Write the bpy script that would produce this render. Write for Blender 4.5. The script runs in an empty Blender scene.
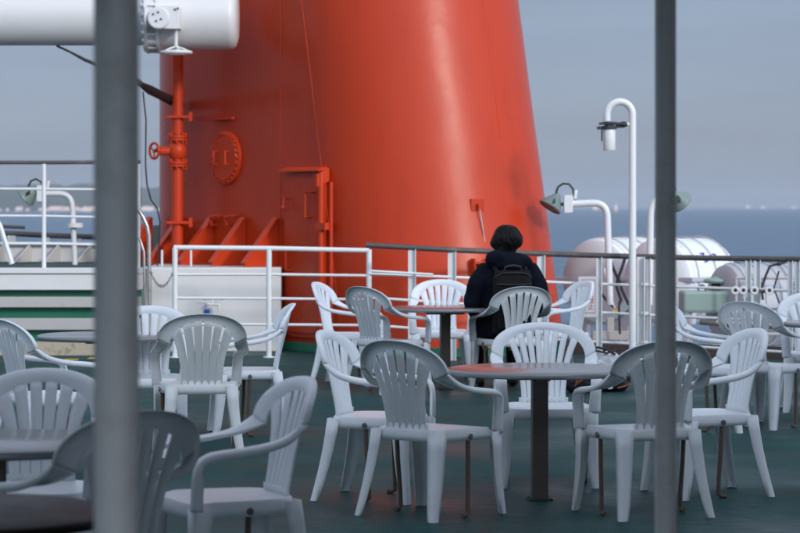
import bpy, bmesh, math, random
from math import sin, cos, pi, radians as R
from mathutils import Vector as V, Matrix, noise as mnoise

# ------------------------------------------------------------------ camera, world, sun, exposure
scene = bpy.context.scene
COL = scene.collection
F_PX, HOR, CAMZ = 2600.0, 206.6, 1.5          # focal length in photo pixels, horizon row, eye height

cam_d = bpy.data.cameras.new("camera")
cam = bpy.data.objects.new("camera", cam_d); COL.objects.link(cam)
cam.location = (0, 0, CAMZ); cam.rotation_euler = (R(90), 0, 0)
cam_d.sensor_width = 36; cam_d.lens = 36 * F_PX / 800
cam_d.shift_y = -(266.5 - HOR) / 800
cam_d.clip_start = 0.1; cam_d.clip_end = 90000
cam_d.dof.use_dof = True; cam_d.dof.focus_distance = 15.5; cam_d.dof.aperture_fstop = 5.3
cam_d.dof.aperture_blades = 0
scene.camera = cam

SUN_AZ = R(53)        # towards the viewer from due right
SUN_EL = R(19)
sdir = V((cos(SUN_AZ) * cos(SUN_EL), -sin(SUN_AZ) * cos(SUN_EL), sin(SUN_EL)))
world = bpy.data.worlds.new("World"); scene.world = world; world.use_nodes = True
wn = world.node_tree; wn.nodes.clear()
sky = wn.nodes.new('ShaderNodeTexSky'); sky.sky_type = 'NISHITA'; sky.sun_disc = False
sky.sun_elevation = SUN_EL
sky.sun_rotation = math.atan2(sdir.x, sdir.y)
sky.air_density = 1.0; sky.dust_density = 0.6; sky.ozone_density = 2.5; sky.altitude = 0
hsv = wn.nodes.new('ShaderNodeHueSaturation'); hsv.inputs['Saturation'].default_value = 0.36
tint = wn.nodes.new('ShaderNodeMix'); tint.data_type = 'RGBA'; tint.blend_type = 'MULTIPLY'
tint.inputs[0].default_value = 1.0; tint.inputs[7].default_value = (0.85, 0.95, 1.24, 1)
bg = wn.nodes.new('ShaderNodeBackground'); bg.inputs['Strength'].default_value = 0.15
wo = wn.nodes.new('ShaderNodeOutputWorld')
wn.links.new(sky.outputs[0], hsv.inputs['Color']); wn.links.new(hsv.outputs[0], tint.inputs[6])
# sky gain shaped for the light: bluer and dimmer low down, boosted overhead and sunward
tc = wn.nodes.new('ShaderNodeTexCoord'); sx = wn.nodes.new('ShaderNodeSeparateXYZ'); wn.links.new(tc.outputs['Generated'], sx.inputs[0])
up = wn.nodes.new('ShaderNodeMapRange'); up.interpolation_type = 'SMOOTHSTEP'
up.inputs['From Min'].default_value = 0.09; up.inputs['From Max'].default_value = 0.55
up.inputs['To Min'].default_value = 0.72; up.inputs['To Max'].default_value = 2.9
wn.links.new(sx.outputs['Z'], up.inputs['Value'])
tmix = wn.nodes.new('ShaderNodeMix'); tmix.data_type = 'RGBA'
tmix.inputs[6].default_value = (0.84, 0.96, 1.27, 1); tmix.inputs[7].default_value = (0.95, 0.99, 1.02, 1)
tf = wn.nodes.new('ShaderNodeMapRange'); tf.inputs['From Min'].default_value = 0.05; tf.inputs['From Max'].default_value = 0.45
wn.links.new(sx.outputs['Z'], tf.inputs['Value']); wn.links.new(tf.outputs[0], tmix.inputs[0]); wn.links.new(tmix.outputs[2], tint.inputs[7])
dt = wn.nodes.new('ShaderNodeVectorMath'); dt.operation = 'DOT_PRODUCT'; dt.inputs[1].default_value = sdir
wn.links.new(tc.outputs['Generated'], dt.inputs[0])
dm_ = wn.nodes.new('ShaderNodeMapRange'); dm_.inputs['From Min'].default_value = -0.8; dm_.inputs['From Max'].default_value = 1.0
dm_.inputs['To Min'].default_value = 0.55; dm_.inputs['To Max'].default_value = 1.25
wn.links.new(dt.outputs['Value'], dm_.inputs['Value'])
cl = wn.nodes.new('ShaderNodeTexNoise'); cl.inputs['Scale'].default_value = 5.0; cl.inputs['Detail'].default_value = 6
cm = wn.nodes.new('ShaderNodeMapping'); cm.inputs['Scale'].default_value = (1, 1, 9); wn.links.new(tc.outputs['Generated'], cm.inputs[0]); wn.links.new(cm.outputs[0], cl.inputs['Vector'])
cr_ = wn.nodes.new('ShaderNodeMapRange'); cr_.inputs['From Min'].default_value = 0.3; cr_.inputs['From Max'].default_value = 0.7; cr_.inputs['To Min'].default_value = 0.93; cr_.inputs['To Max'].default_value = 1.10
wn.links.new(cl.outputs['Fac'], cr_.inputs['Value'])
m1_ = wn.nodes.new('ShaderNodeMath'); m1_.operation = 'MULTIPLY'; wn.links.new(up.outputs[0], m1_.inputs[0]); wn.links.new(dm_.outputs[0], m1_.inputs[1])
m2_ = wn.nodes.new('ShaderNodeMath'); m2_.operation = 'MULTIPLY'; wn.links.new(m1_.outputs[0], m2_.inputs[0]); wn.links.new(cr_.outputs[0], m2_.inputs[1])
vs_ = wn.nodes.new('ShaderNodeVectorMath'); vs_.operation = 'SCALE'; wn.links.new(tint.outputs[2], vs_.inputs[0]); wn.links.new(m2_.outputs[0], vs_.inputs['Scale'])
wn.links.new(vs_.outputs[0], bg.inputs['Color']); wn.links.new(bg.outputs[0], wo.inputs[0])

sun_d = bpy.data.lights.new("sun", 'SUN'); sun_d.energy = 1.5; sun_d.angle = R(6)
sun_d.color = (1.0, 0.90, 0.80)
sun = bpy.data.objects.new("sun", sun_d); COL.objects.link(sun)
sun.rotation_euler = sdir.to_track_quat('Z', 'Y').to_euler(); sun.location = (20, -20, 20)

scene.view_settings.view_transform = 'Standard'; scene.view_settings.look = 'None'
scene.view_settings.exposure = 0.0; scene.view_settings.gamma = 1.0
scene.view_settings.use_curve_mapping = False
scene.render.engine = 'CYCLES'
scene.cycles.max_bounces = 8; scene.cycles.volume_bounces = 0

# ------------------------------------------------------------------ helpers
def W(x, y, Y):
    """photo pixel at depth Y -> point of the place"""
    return V(((x - 400) * Y / F_PX, Y, CAMZ - (y - HOR) * Y / F_PX))
def ZY(y, Y): return CAMZ - (y - HOR) * Y / F_PX
def XX(x, Y): return (x - 400) * Y / F_PX

def mat(name, col, rough=0.5, metal=0.0, var=0.12, scale=6.0, bump=0.0, bscale=60.0, dirt=None, dscale=2.5,
        dlo=0.55, dhi=0.75, coat=0.0, spec=0.5, rvar=0.0, streak=None):
    m = bpy.data.materials.new(name); m.use_nodes = True
    nt = m.node_tree; N = nt.nodes; L = nt.links
    p = N['Principled BSDF']
    p.inputs['Roughness'].default_value = rough; p.inputs['Metallic'].default_value = metal
    p.inputs['Coat Weight'].default_value = coat; p.inputs['Specular IOR Level'].default_value = spec
    geo = N.new('ShaderNodeTexCoord')
    src = geo.outputs['Object']
    n1 = N.new('ShaderNodeTexNoise'); n1.inputs['Scale'].default_value = scale; n1.inputs['Detail'].default_value = 6
    L.new(src, n1.inputs['Vector'])
    mix = N.new('ShaderNodeMix'); mix.data_type = 'RGBA'
    c0 = tuple(c * (1 - var) for c in col) + (1,); c1 = tuple(min(1, c * (1 + var)) for c in col) + (1,)
    mix.inputs[6].default_value = c0; mix.inputs[7].default_value = c1
    L.new(n1.outputs['Fac'], mix.inputs[0]); out = mix.outputs[2]
    if dirt:
        n2 = N.new('ShaderNodeTexNoise'); n2.inputs['Scale'].default_value = dscale; n2.inputs['Detail'].default_value = 8
        n2.inputs['Roughness'].default_value = 0.7
        if streak:
            mp = N.new('ShaderNodeMapping'); mp.inputs['Scale'].default_value = streak
            L.new(src, mp.inputs['Vector']); L.new(mp.outputs[0], n2.inputs['Vector'])
        else: L.new(src, n2.inputs['Vector'])
        mr = N.new('ShaderNodeMapRange'); mr.inputs['From Min'].default_value = dlo; mr.inputs['From Max'].default_value = dhi
        L.new(n2.outputs['Fac'], mr.inputs['Value'])
        mx = N.new('ShaderNodeMix'); mx.data_type = 'RGBA'
        mx.inputs[7].default_value = tuple(dirt) + (1,)
        L.new(mr.outputs[0], mx.inputs[0]); L.new(out, mx.inputs[6]); out = mx.outputs[2]
    L.new(out, p.inputs['Base Color'])
    if rvar:
        n3 = N.new('ShaderNodeTexNoise'); n3.inputs['Scale'].default_value = scale * 0.6; n3.inputs['Detail'].default_value = 5
        L.new(src, n3.inputs['Vector'])
        m3 = N.new('ShaderNodeMapRange'); m3.inputs['From Min'].default_value = 0.3; m3.inputs['From Max'].default_value = 0.7
        m3.inputs['To Min'].default_value = max(0.02, rough - rvar); m3.inputs['To Max'].default_value = min(1, rough + rvar)
        L.new(n3.outputs['Fac'], m3.inputs['Value']); L.new(m3.outputs[0], p.inputs['Roughness'])
    if bump:
        nb = N.new('ShaderNodeTexNoise'); nb.inputs['Scale'].default_value = bscale; nb.inputs['Detail'].default_value = 4
        L.new(src, nb.inputs['Vector'])
        b = N.new('ShaderNodeBump'); b.inputs['Strength'].default_value = bump; b.inputs['Distance'].default_value = 0.01
        L.new(nb.outputs['Fac'], b.inputs['Height']); L.new(b.outputs[0], p.inputs['Normal'])
    return m

M = {}
M['plastic'] = mat('white_plastic', (0.82, 0.84, 0.86), 0.33, var=0.04, scale=4, dirt=(0.60, 0.60, 0.56), dscale=6, dlo=0.6, dhi=0.9, bump=0.08, bscale=140)
M['plastic_old'] = mat('weathered_plastic', (0.72, 0.73, 0.715), 0.4, var=0.05, scale=4, dirt=(0.50, 0.49, 0.45), dscale=5, dlo=0.55, dhi=0.9, bump=0.1, bscale=140)
M['plastic_worn'] = mat('greyed_plastic', (0.64, 0.665, 0.675), 0.4, var=0.06, scale=4, dirt=(0.48, 0.48, 0.44), dscale=5, dlo=0.52, dhi=0.9, bump=0.1, bscale=140)
M['orange'] = mat('orange_funnel_paint', (0.46, 0.038, 0.008), 0.31, spec=.24, var=0.07, scale=0.9, dirt=(0.39, 0.034, 0.010), dscale=1.6, dlo=0.50, dhi=0.78, bump=1.0, bscale=1.3, rvar=0.07, streak=(3, 3, .45))
M['orange_trim'] = mat('orange_trim_paint', (0.54, 0.044, 0.009), 0.42, spec=.3, var=0.1, scale=9, dirt=(0.42, 0.10, 0.05), dscale=14, dlo=0.62, dhi=0.74)
M['white'] = mat('white_ship_paint', (0.64, 0.64, 0.64), 0.4, var=0.03, scale=3, dirt=(0.55, 0.50, 0.43), dscale=5, dlo=0.62, dhi=0.85, bump=0.15, bscale=5)
M['white_rail'] = mat('white_rail_paint', (0.68, 0.70, 0.71), 0.4, var=0.04, scale=8, dirt=(0.50, 0.40, 0.30), dscale=16, dlo=0.68, dhi=0.76)
M['pole'] = mat('canopy_pole_paint', (0.76, 0.72, 0.67), 0.45, var=0.1, scale=3, dirt=(0.52, 0.46, 0.40), dscale=7, dlo=0.5, dhi=0.8)
M['handrail'] = mat('weathered_wood_handrail', (0.075, 0.068, 0.068), 0.55, var=0.25, scale=7, dirt=(0.17, 0.15, 0.14), dscale=6, dlo=0.5, dhi=0.8)
M['tabletop'] = mat('table_laminate', (0.20, 0.185, 0.175), 0.20, var=0.12, scale=5, rvar=0.07, spec=0.6)
M['tabletop_brown'] = mat('brown_table_laminate', (0.014, 0.010, 0.009), 0.5, spec=.15, var=0.15, scale=5, rvar=0.08)
M['table_edge'] = mat('table_edge_metal', (0.26, 0.265, 0.28), 0.35, metal=0.4, var=0.1, scale=12)
M['pedestal'] = mat('brown_pedestal_paint', (0.075, 0.055, 0.046), 0.42, var=0.3, scale=7, dirt=(0.11, 0.06, 0.035), dscale=8)
M['rust'] = mat('rusty_rod', (0.13, 0.078, 0.058), 0.7, var=0.35, scale=30)
M['bolt'] = mat('bolt_steel', (0.16, 0.14, 0.13), 0.5, metal=0.5)
M['black'] = mat('black_rubber', (0.018, 0.018, 0.02), 0.6, var=0.2)
M['dark_metal'] = mat('dark_clamp_metal', (0.05, 0.055, 0.06), 0.45, metal=0.5, var=0.4, scale=60)
M['steel'] = mat('brushed_steel', (0.42, 0.41, 0.40), 0.35, metal=0.7, var=0.2, scale=12)
M['lampgreen'] = mat('grey_green_lamp_paint', (0.17, 0.235, 0.215), 0.42, var=0.12, scale=12, dirt=(0.25, 0.17, 0.10), dscale=25, dlo=0.62, dhi=0.72)
M['seagreen'] = mat('pale_green_paint', (0.25, 0.345, 0.31), 0.35, var=0.06, scale=4, dirt=(0.35, 0.33, 0.25), dscale=8, dlo=0.65, dhi=0.8)
M['glass'] = mat('lamp_glass', (0.20, 0.21, 0.18), 0.6, spec=.2, var=0.1)
M['deckgreen'] = mat('green_wall_paint', (0.010, 0.15, 0.085), 0.4, var=0.2, scale=4)
M['greyband'] = mat('pale_grey_paint', (0.42, 0.41, 0.40), 0.45, var=0.08, scale=4, dirt=(0.30, 0.26, 0.22), dscale=4, dlo=0.55, dhi=0.8)
M['tan'] = mat('tan_kick_board', (0.42, 0.37, 0.28), 0.5, var=0.15, scale=6, dirt=(0.27, 0.22, 0.16), dscale=6, dlo=0.55, dhi=0.62)
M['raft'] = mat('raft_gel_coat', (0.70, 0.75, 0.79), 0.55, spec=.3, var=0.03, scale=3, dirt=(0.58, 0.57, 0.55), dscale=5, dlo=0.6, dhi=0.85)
M['raftdull'] = mat('raft_flange_shaded_shell', (0.40, 0.42, 0.46), 0.4, var=0.05, scale=3)  # flange grey; as the third raft's shell it stands in for weaker light
M['brownplate'] = mat('brown_deck_edge_paint', (0.085, 0.055, 0.048), 0.5, var=0.25, scale=6)
M['blue'] = mat('blue_lettering', (0.02, 0.03, 0.42), 0.4)
M['blueemblem'] = mat('blue_emblem', (0.01, 0.07, 0.33), 0.4)
M['red'] = mat('red_lettering', (0.52, 0.04, 0.05), 0.5)
M['signface'] = mat('grey_notice_face', (0.50, 0.54, 0.56), 0.4)
M['yellow'] = mat('yellow_tape', (0.62, 0.42, 0.04), 0.5)
M['coat'] = mat('navy_coat_fabric', (0.0045, 0.006, 0.0125), 0.9, spec=.15, var=0.35, scale=14, bump=0.4, bscale=26)
M['trousers'] = mat('black_trouser_fabric', (0.006, 0.006, 0.007), 0.9, spec=.15, var=0.3, scale=20)
M['packfab'] = mat('dark_backpack_fabric', (0.008, 0.007, 0.0075), 0.75, spec=.2, var=0.25, scale=30, bump=0.2, bscale=90)
M['hair'] = mat('black_hair', (0.0045, 0.004, 0.004), 0.6, spec=.2, var=0.4, scale=60, bump=0.5, bscale=90)
M['skin'] = mat('skin', (0.50, 0.30, 0.21), 0.5, var=0.06)
M['bag'] = mat('black_bag_fabric', (0.010, 0.011, 0.016), 0.6, var=0.3, scale=20, bump=0.3, bscale=30)
M['bagorange'] = mat('orange_print', (0.38, 0.10, 0.03), 0.6)
M['bagwhite'] = mat('white_bag_plastic', (0.72, 0.73, 0.76), 0.4)
M['hullwhite'] = mat('white_hull_paint', (0.70, 0.71, 0.72), 0.4)
M['canopy'] = mat('canopy_sheet', (0.50, 0.52, 0.50), 0.6)
M['window'] = mat('dark_window_glass', (0.02, 0.03, 0.035), 0.08)

class MB:
    """collects shapes in place coordinates, build() links them as ONE mesh object"""
    def __init__(s): s.bm = bmesh.new()
    def face(s, vs):
        try: return s.bm.faces.new(vs)
        except ValueError: return None
    def poly_prism(s, pts, d):
        """pts: list of 3D points (planar), d: extrusion vector"""
        a = [s.bm.verts.new(p) for p in pts]; b = [s.bm.verts.new(V(p) + V(d)) for p in pts]
        s.face(a[::-1]); s.face(b)
        n = len(pts)
        for i in range(n): s.face((a[i], a[(i + 1) % n], b[(i + 1) % n], b[i]))
        return s
    def box(s, lo, hi):
        x0, y0, z0 = lo; x1, y1, z1 = hi
        return s.poly_prism([(x0, y0, z0), (x1, y0, z0), (x1, y1, z0), (x0, y1, z0)], (0, 0, z1 - z0))
    def obox(s, c, ux, uy, uz):
        """oriented box: centre and three half-extent vectors"""
        c, ux, uy, uz = V(c), V(ux), V(uy), V(uz)
        return s.poly_prism([c - ux - uy - uz, c + ux - uy - uz, c + ux + uy - uz, c - ux + uy - uz], uz * 2)
    def tube(s, pts, r, n=12, caps=True):
        pts = [V(p) for p in pts]
        rs = r if isinstance(r, (list, tuple)) else [r] * len(pts)
        rings = []; prev = None
        for i, p in enumerate(pts):
            t = (pts[min(i + 1, len(pts) - 1)] - pts[max(i - 1, 0)]).normalized()
            if prev is None:
                up = V((0, 0, 1)) if abs(t.z) < 0.9 else V((0, 1, 0))
                u = t.cross(up).normalized()
            else: u = (prev - t * prev.dot(t)).normalized()
            prev = u; v = t.cross(u)
            rings.append([s.bm.verts.new(p + (u * cos(2 * pi * k / n) + v * sin(2 * pi * k / n)) * rs[i]) for k in range(n)])
        for a, b in zip(rings, rings[1:]):
            for k in range(n): s.face((a[k], a[(k + 1) % n], b[(k + 1) % n], b[k]))
        if caps: s.face(rings[0][::-1]); s.face(rings[-1])
        return s
    def lathe(s, c, axis, prof, n=32, closed=True):
        """prof: list of (distance along axis, radius)"""
        c = V(c); t = V(axis).normalized()
        up = V((0, 0, 1)) if abs(t.z) < 0.9 else V((0, 1, 0))
        u = t.cross(up).normalized(); v = t.cross(u)
        rings = []
        for d, r in prof:
            if r < 1e-5: rings.append([s.bm.verts.new(c + t * d)])
            else: rings.append([s.bm.verts.new(c + t * d + (u * cos(2 * pi * k / n) + v * sin(2 * pi * k / n)) * r) for k in range(n)])
        for a, b in zip(rings, rings[1:]):
            for k in range(n):
                k2 = (k + 1) % n
                if len(a) == 1 and len(b) == 1: continue
                if len(a) == 1: s.face((a[0], b[k2], b[k]))
                elif len(b) == 1: s.face((a[k], a[k2], b[0]))
                else: s.face((a[k], a[k2], b[k2], b[k]))
        return s
    def grid(s, rows):
        """rows: list of lists of points"""
        vv = [[s.bm.verts.new(p) for p in r] for r in rows]
        for a, b in zip(vv, vv[1:]):
            for i in range(len(a) - 1): s.face((a[i], a[i + 1], b[i + 1], b[i]))
        return vv
    def ellipsoid(s, c, rx, ry, rz, rot=None, n=16, m=12):
        c = V(c); rot = rot or Matrix.Identity(3)
        rings = []
        for j in range(m + 1):
            th = pi * j / m
            if j in (0, m): rings.append([s.bm.verts.new(c + rot @ V((0, 0, rz * cos(th))))])
            else: rings.append([s.bm.verts.new(c + rot @ V((rx * sin(th) * cos(2 * pi * k / n), ry * sin(th) * sin(2 * pi * k / n), rz * cos(th)))) for k in range(n)])
        for a, b in zip(rings, rings[1:]):
            for k in range(n):
                k2 = (k + 1) % n
                if len(a) == 1: s.face((a[0], b[k], b[k2]))
                elif len(b) == 1: s.face((a[k], b[0], a[k2]))
                else: s.face((a[k], b[k], b[k2], a[k2]))
        return s
    def build(s, name, material, parent=None, smooth=30, local=False, bevel=0.0, solid=0.0, solid_off=0.0):
        """local=True: coordinates are already in the parent's own frame"""
        bm = s.bm
        bmesh.ops.remove_doubles(bm, verts=bm.verts, dist=1e-5)
        bmesh.ops.recalc_face_normals(bm, faces=bm.faces)
        if parent is not None and not local:
            inv = WM(parent).inverted()
            bmesh.ops.transform(bm, matrix=inv, verts=bm.verts)
        org = V((0, 0, 0))
        if parent is None and len(bm.verts):
            xs = [v.co for v in bm.verts]
            org = V(((min(p.x for p in xs) + max(p.x for p in xs)) / 2, (min(p.y for p in xs) + max(p.y for p in xs)) / 2, min(p.z for p in xs)))
            bmesh.ops.translate(bm, verts=bm.verts, vec=-org)
        me = bpy.data.meshes.new(name); bm.to_mesh(me); bm.free()
        o = bpy.data.objects.new(name, me); COL.objects.link(o); o.location = org
        if parent is not None: o.parent = parent
        if material is not None: me.materials.append(material)
        if smooth:
            for p in me.polygons: p.use_smooth = True
            bm2 = bmesh.new(); bm2.from_mesh(me)
            for e in bm2.edges:
                if len(e.link_faces) == 2 and e.calc_face_angle(0) > R(smooth): e.smooth = False
            bm2.to_mesh(me); bm2.free()
        if solid:
            m = o.modifiers.new('Solidify', 'SOLIDIFY'); m.thickness = solid; m.offset = solid_off
        if bevel:
            m = o.modifiers.new('Bevel', 'BEVEL'); m.width = bevel; m.segments = 2; m.limit_method = 'ANGLE'; m.angle_limit = R(40)
        return o

def WM(o):
    m = o.matrix_basis.copy()
    while o.parent: o = o.parent; m = o.matrix_basis @ m
    return m
def tag(o, label, cat, group=None, kind=None):
    o['label'] = label; o['category'] = cat
    if group: o['group'] = group
    if kind: o['kind'] = kind
    return o
def thing(name, label, cat, loc, rz=0, group=None):
    o = bpy.data.objects.new(name, None); COL.objects.link(o); o.empty_display_size = 0.1
    o.location = loc; o.rotation_euler = (0, 0, rz)
    return tag(o, label, cat, group)
def struct(o): o['kind'] = 'structure'; return o
def stuff(o, label): o['kind'] = 'stuff'; o['label'] = label; return o
def dup(o, parent=None):
    kids = list(o.children); c = o.copy(); COL.objects.link(c)
    if parent is not None: c.parent = parent
    for k in kids: dup(k, c)
    return c
def arc(c, u, v, r, a0, a1, n=8):
    c, u, v = V(c), V(u), V(v)
    return [c + (u * cos(R(a0 + (a1 - a0) * i / n)) + v * sin(R(a0 + (a1 - a0) * i / n))) * r for i in range(n + 1)]

# ------------------------------------------------------------------ SETTING: sea, hills, deck
def water_mat():
    m = bpy.data.materials.new('sea_water'); m.use_nodes = True
    nt = m.node_tree; N = nt.nodes; L = nt.links; p = N['Principled BSDF']
    p.inputs['Base Color'].default_value = (0.020, 0.10, 0.20, 1); p.inputs['Roughness'].default_value = 0.16
    p.inputs['IOR'].default_value = 1.33
    g = N.new('ShaderNodeTexCoord')
    hs = []
    for sc, st in ((0.045, (1, .8, 1)), (0.30, (1, 1.4, 1))):
        mp = N.new('ShaderNodeMapping'); mp.inputs['Scale'].default_value = st; mp.inputs['Rotation'].default_value = (0, 0, 0.35)
        n = N.new('ShaderNodeTexNoise'); n.inputs['Scale'].default_value = sc; n.inputs['Detail'].default_value = 5
        L.new(g.outputs['Object'], mp.inputs[0]); L.new(mp.outputs[0], n.inputs['Vector']); hs.append(n.outputs['Fac'])
    ml = N.new('ShaderNodeMath'); ml.operation = 'MULTIPLY_ADD'; ml.inputs[1].default_value = 9.0
    L.new(hs[0], ml.inputs[0]); L.new(hs[1], ml.inputs[2])
    b = N.new('ShaderNodeBump'); b.inputs['Strength'].default_value = 1.0; b.inputs['Distance'].default_value = 4.0
    L.new(ml.outputs[0], b.inputs['Height']); L.new(b.outputs[0], p.inputs['Normal'])
    return m
SEA_Z = -16.0
sea = MB(); sea.grid([[(-40000, -5000, SEA_Z), (40000, -5000, SEA_Z)], [(-40000, 60000, SEA_Z), (40000, 60000, SEA_Z)]])
struct(sea.build('sea', water_mat(), smooth=0))

HY = 11000.0
M['hill'] = mat('wooded_hill', (0.045, 0.06, 0.045), 0.9, var=0.4, scale=0.004)
hb = MB(); rows = []
for j in range(9):
    v = j / 8; row = []
    for i in range(150):
        x = -3200 + i * 22
        px = 400 + x * F_PX / HY
        env = 98 + 22 * mnoise.noise(V((px * 0.012, 3.1, 0))) + 9 * mnoise.noise(V((px * 0.05, 7.7, 0))) + 3 * mnoise.noise(V((px * 0.21, 1.7, 0)))
        env *= max(0.0, min(1, (360 - px) / 160))
        z = SEA_Z + (env + 18) * (sin(v * pi / 2) ** 0.8) * (1 + 0.12 * mnoise.noise(V((px * .06, v * 4, 2))))
        row.append((x * (1 + v * 0.12), HY * (1 + v * 0.12), z))
    rows.append(row)
back = [(p[0] * 1.2, p[1] * 1.2, SEA_Z - 1) for p in rows[-1]]
rows.append(back); hb.grid(rows)
struct(hb.build('hills', M['hill'], smooth=60))

rng = random.Random(5)
tb = MB()
for i in range(520):
    x = rng.uniform(-3150, -700); dpt = rng.random() ** 2
    yy = HY * (0.995 - dpt * 0.0) - 30 + dpt * 180
    w = rng.uniform(7, 30); h = rng.uniform(7, 20) * (1.5 if rng.random() < .08 else 1)
    if mnoise.noise(V((x * 0.004, 0, 5))) < -0.12 and rng.random() < .8: continue
    tb.box((x, yy - 12, SEA_Z), (x + w, yy, SEA_Z + h * .55 + dpt * 12))
M['town'] = mat('pale_town_walls', (0.80, 0.62, 0.55), 0.7, var=0.2, scale=0.01)
stuff(tb.build('town_buildings', M['town'], smooth=0), 'hazy pale pinkish town blocks along the far left shore')

# deck ---------------------------------------------------------------
def deck_mat():
    m = mat('green_deck_paint', (0.014, 0.062, 0.058), 0.60, spec=.12, var=0.22, scale=1.1, dirt=(0.032, 0.050, 0.045), dscale=0.7,
            dlo=0.48, dhi=0.66, rvar=0.26, streak=(1.2, 2.6, 1), bump=0.9, bscale=11)
    return m
M['deck'] = deck_mat()
edge = [(-9, 34), (-5.0, 33.5), (-2.0, 33), (1.5, 30), (1.62, 26.6), (2.3, 26.3), (3.2, 25.9), (4.3, 25.2), (8, 22.6), (14, 19), (15, 10), (15, -6)]
outline = [(-11, -6), (-11, 34)] + edge
dk = MB(); dk.poly_prism([(x, y, -0.12) for x, y in outline], (0, 0, 0.12))
deck = struct(dk.build('deck', M['deck'], smooth=0))
# hull side below the deck, set in a little, with a lower ledge carrying the rafts
hl = MB(); hl.poly_prism([(x * 0.97, y * 0.985 if y > 0 else y, SEA_Z - 1) for x, y in outline], (0, 0, -SEA_Z + 1 - 0.124))
struct(hl.build('ship_hull', M['hullwhite'], smooth=0))
lg = MB(); lg.poly_prism([(1.75, 26.62, -1.0), (1.75, 32.0, -1.0), (3.6, 32.0, -1.0), (6.4, 30.4, -1.0), (8.2, 27.5, -1.0), (8.2, 22.8, -1.0)], (0, 0, 0.15))
struct(lg.build('lower_side_deck', M['hullwhite'], smooth=0))
# brown plate at the deck edge beyond the rail
bp = MB()
E2 = [(1.60, 26.62), (2.3, 26.33), (3.2, 25.93), (4.3, 25.23), (8, 22.63)]
for (xa, ya), (xb, yb) in zip(E2, E2[1:]):
    bp.poly_prism([(xa, ya, -0.30), (xb, yb, -0.30), (xb, yb + 0.03, -0.30), (xa, ya + 0.03, -0.30)], (0, 0, 0.42))
tag(bp.build('deck_edge_plate', M['brownplate'], smooth=0), 'dark brown coaming plate along the deck edge below the dark-topped railing', 'coaming')
# painted waterway strip beside the platform (green paint, yellow marks)
ym = MB()
for px in (30, 88): ym.box((XX(px, 25.6), 25.55, 0.004), (XX(px + 10, 25.6), 25.75, 0.008))
ym.box((XX(64, 25.4), 25.35, 0.004), (XX(78, 25.4), 25.5, 0.008))
tag(ym.build('deck_marking', M['yellow'], smooth=0), 'worn yellow paint marks on the deck before the green and white platform', 'deck marking')

# ------------------------------------------------------------------ out of the frame: block added to shade the seats, then the canopy
t = thing('shade_block', 'unseen white block with window panes, added right of the seating for shade', 'shade_block', (9.2, 4, 0))
w = MB(); w.box((4.6, -5, 0), (13.8, 12.5, 5.4)); w.build('shade_wall', M['white'], t, smooth=0)
w = MB(); w.box((4.45, -5.15, 5.404), (13.95, 12.65, 5.55)); w.build('roof', M['white'], t, smooth=0)  # top of the added shade block
for k in range(4):
    w = MB(); w.box((4.56, -3 + k * 4, 1.2), (4.597, -1.2 + k * 4, 2.1)); w.build('window', M['window'], t, smooth=0)  # panes on the added shade block
for k in range(3):
    w = MB(); w.box((6 + k * 2.6, 12.503, 1.2), (7.4 + k * 2.6, 12.54, 2.1)); w.build('window', M['window'], t, smooth=0)  # panes on the added shade block
t = thing('canopy', 'canopy on grey round posts over the near end of the seating', 'canopy', (0, 3, 0))
w = MB(); w.box((-9, 0.0, 3.0), (4.2, 8.9, 3.06)); w.build('roof', M['canopy'], t, smooth=0)
for k in range(4):
    w = MB(); w.box((-9, .8 + k * 2.4, 2.88), (4.2, .88 + k * 2.4, 2.997)); w.build('beam', M['white'], t, smooth=0)
def post(px, Y, dia):
    w = MB(); x = XX(px, Y)
    w.tube([(x, Y, 0), (x, Y, 2.88)], dia / 2, 40); p = w.build('post', M['pole'], t, smooth=40)
    w = MB(); w.lathe((x, Y, 0.002), (0, 0, 1), [(0, 0), (0, dia), (0.012, dia), (0.012, dia * .5)], 32); w.build('base_plate', M['pole'], p)
    return p
post(116.5, 5.0, 0.0875)['label'] = 'thick blurred grey post nearest the camera, on the left'
post(665.5, 8.0, 0.0655)['label'] = 'thinner grey post on the right'
post(-1500, 5.0, 0.0875); post(-1000, 8.5, 0.0655)

# ------------------------------------------------------------------ FUNNEL
FR = 1.28
TN = V((-0.8, -0.6, 0)); TA = V((0.6, -0.8, 0))     # plate normal, along the plate towards the nose
C0 = V((0.31, 27.32, 0)); Bc = V((-1.46, 29.68, 0)); Z0 = 1.06
def ncen(z): return C0 + V((-0.125, 0.167, 0)) * (z - Z0)
def fpt(th, z, off=0.0): return ncen(z) + V((cos(th), sin(th), 0)) * (FR + off) + V((0, 0, z))
def plate(s, z, off=0.0): return V((-1.24, 27.25, 0)) + TA * s + TN * off + V((0, 0, z))
tn_ang = math.atan2(-0.6, -0.8)                      # -143 deg
fun = thing('funnel', 'huge orange-red ship funnel with rounded nose and flat shaded side', 'funnel', (-0.6, 28.5, 0))
fb = MB(); rows = []
for k in range(0, 25):
    z = 0.09 + k * 0.4
    ring = []
    for i in range(49):
        th = tn_ang + pi * i / 48
        p = fpt(th, z)
        # seams stand as very shallow ripples in the plating
        ring.append(p + V((cos(th), sin(th), 0)) * 0.0035 * sin(z * 3.1 + th * 2.3) * sin(th * 7))
    for i in range(25):
        th = tn_ang + pi + pi * i / 24
        ring.append(Bc + V((cos(th), sin(th), 0)) * FR + V((0, 0, z)))
    ring.append(ring[0]); rows.append(ring)
fb.grid(rows); fb.bm.faces.new([v for v in list(fb.bm.verts)[-len(rows[0]):][:-1]])
fb.build('casing', M['orange'], fun, smooth=35)
fb = MB(); ring = []
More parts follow.
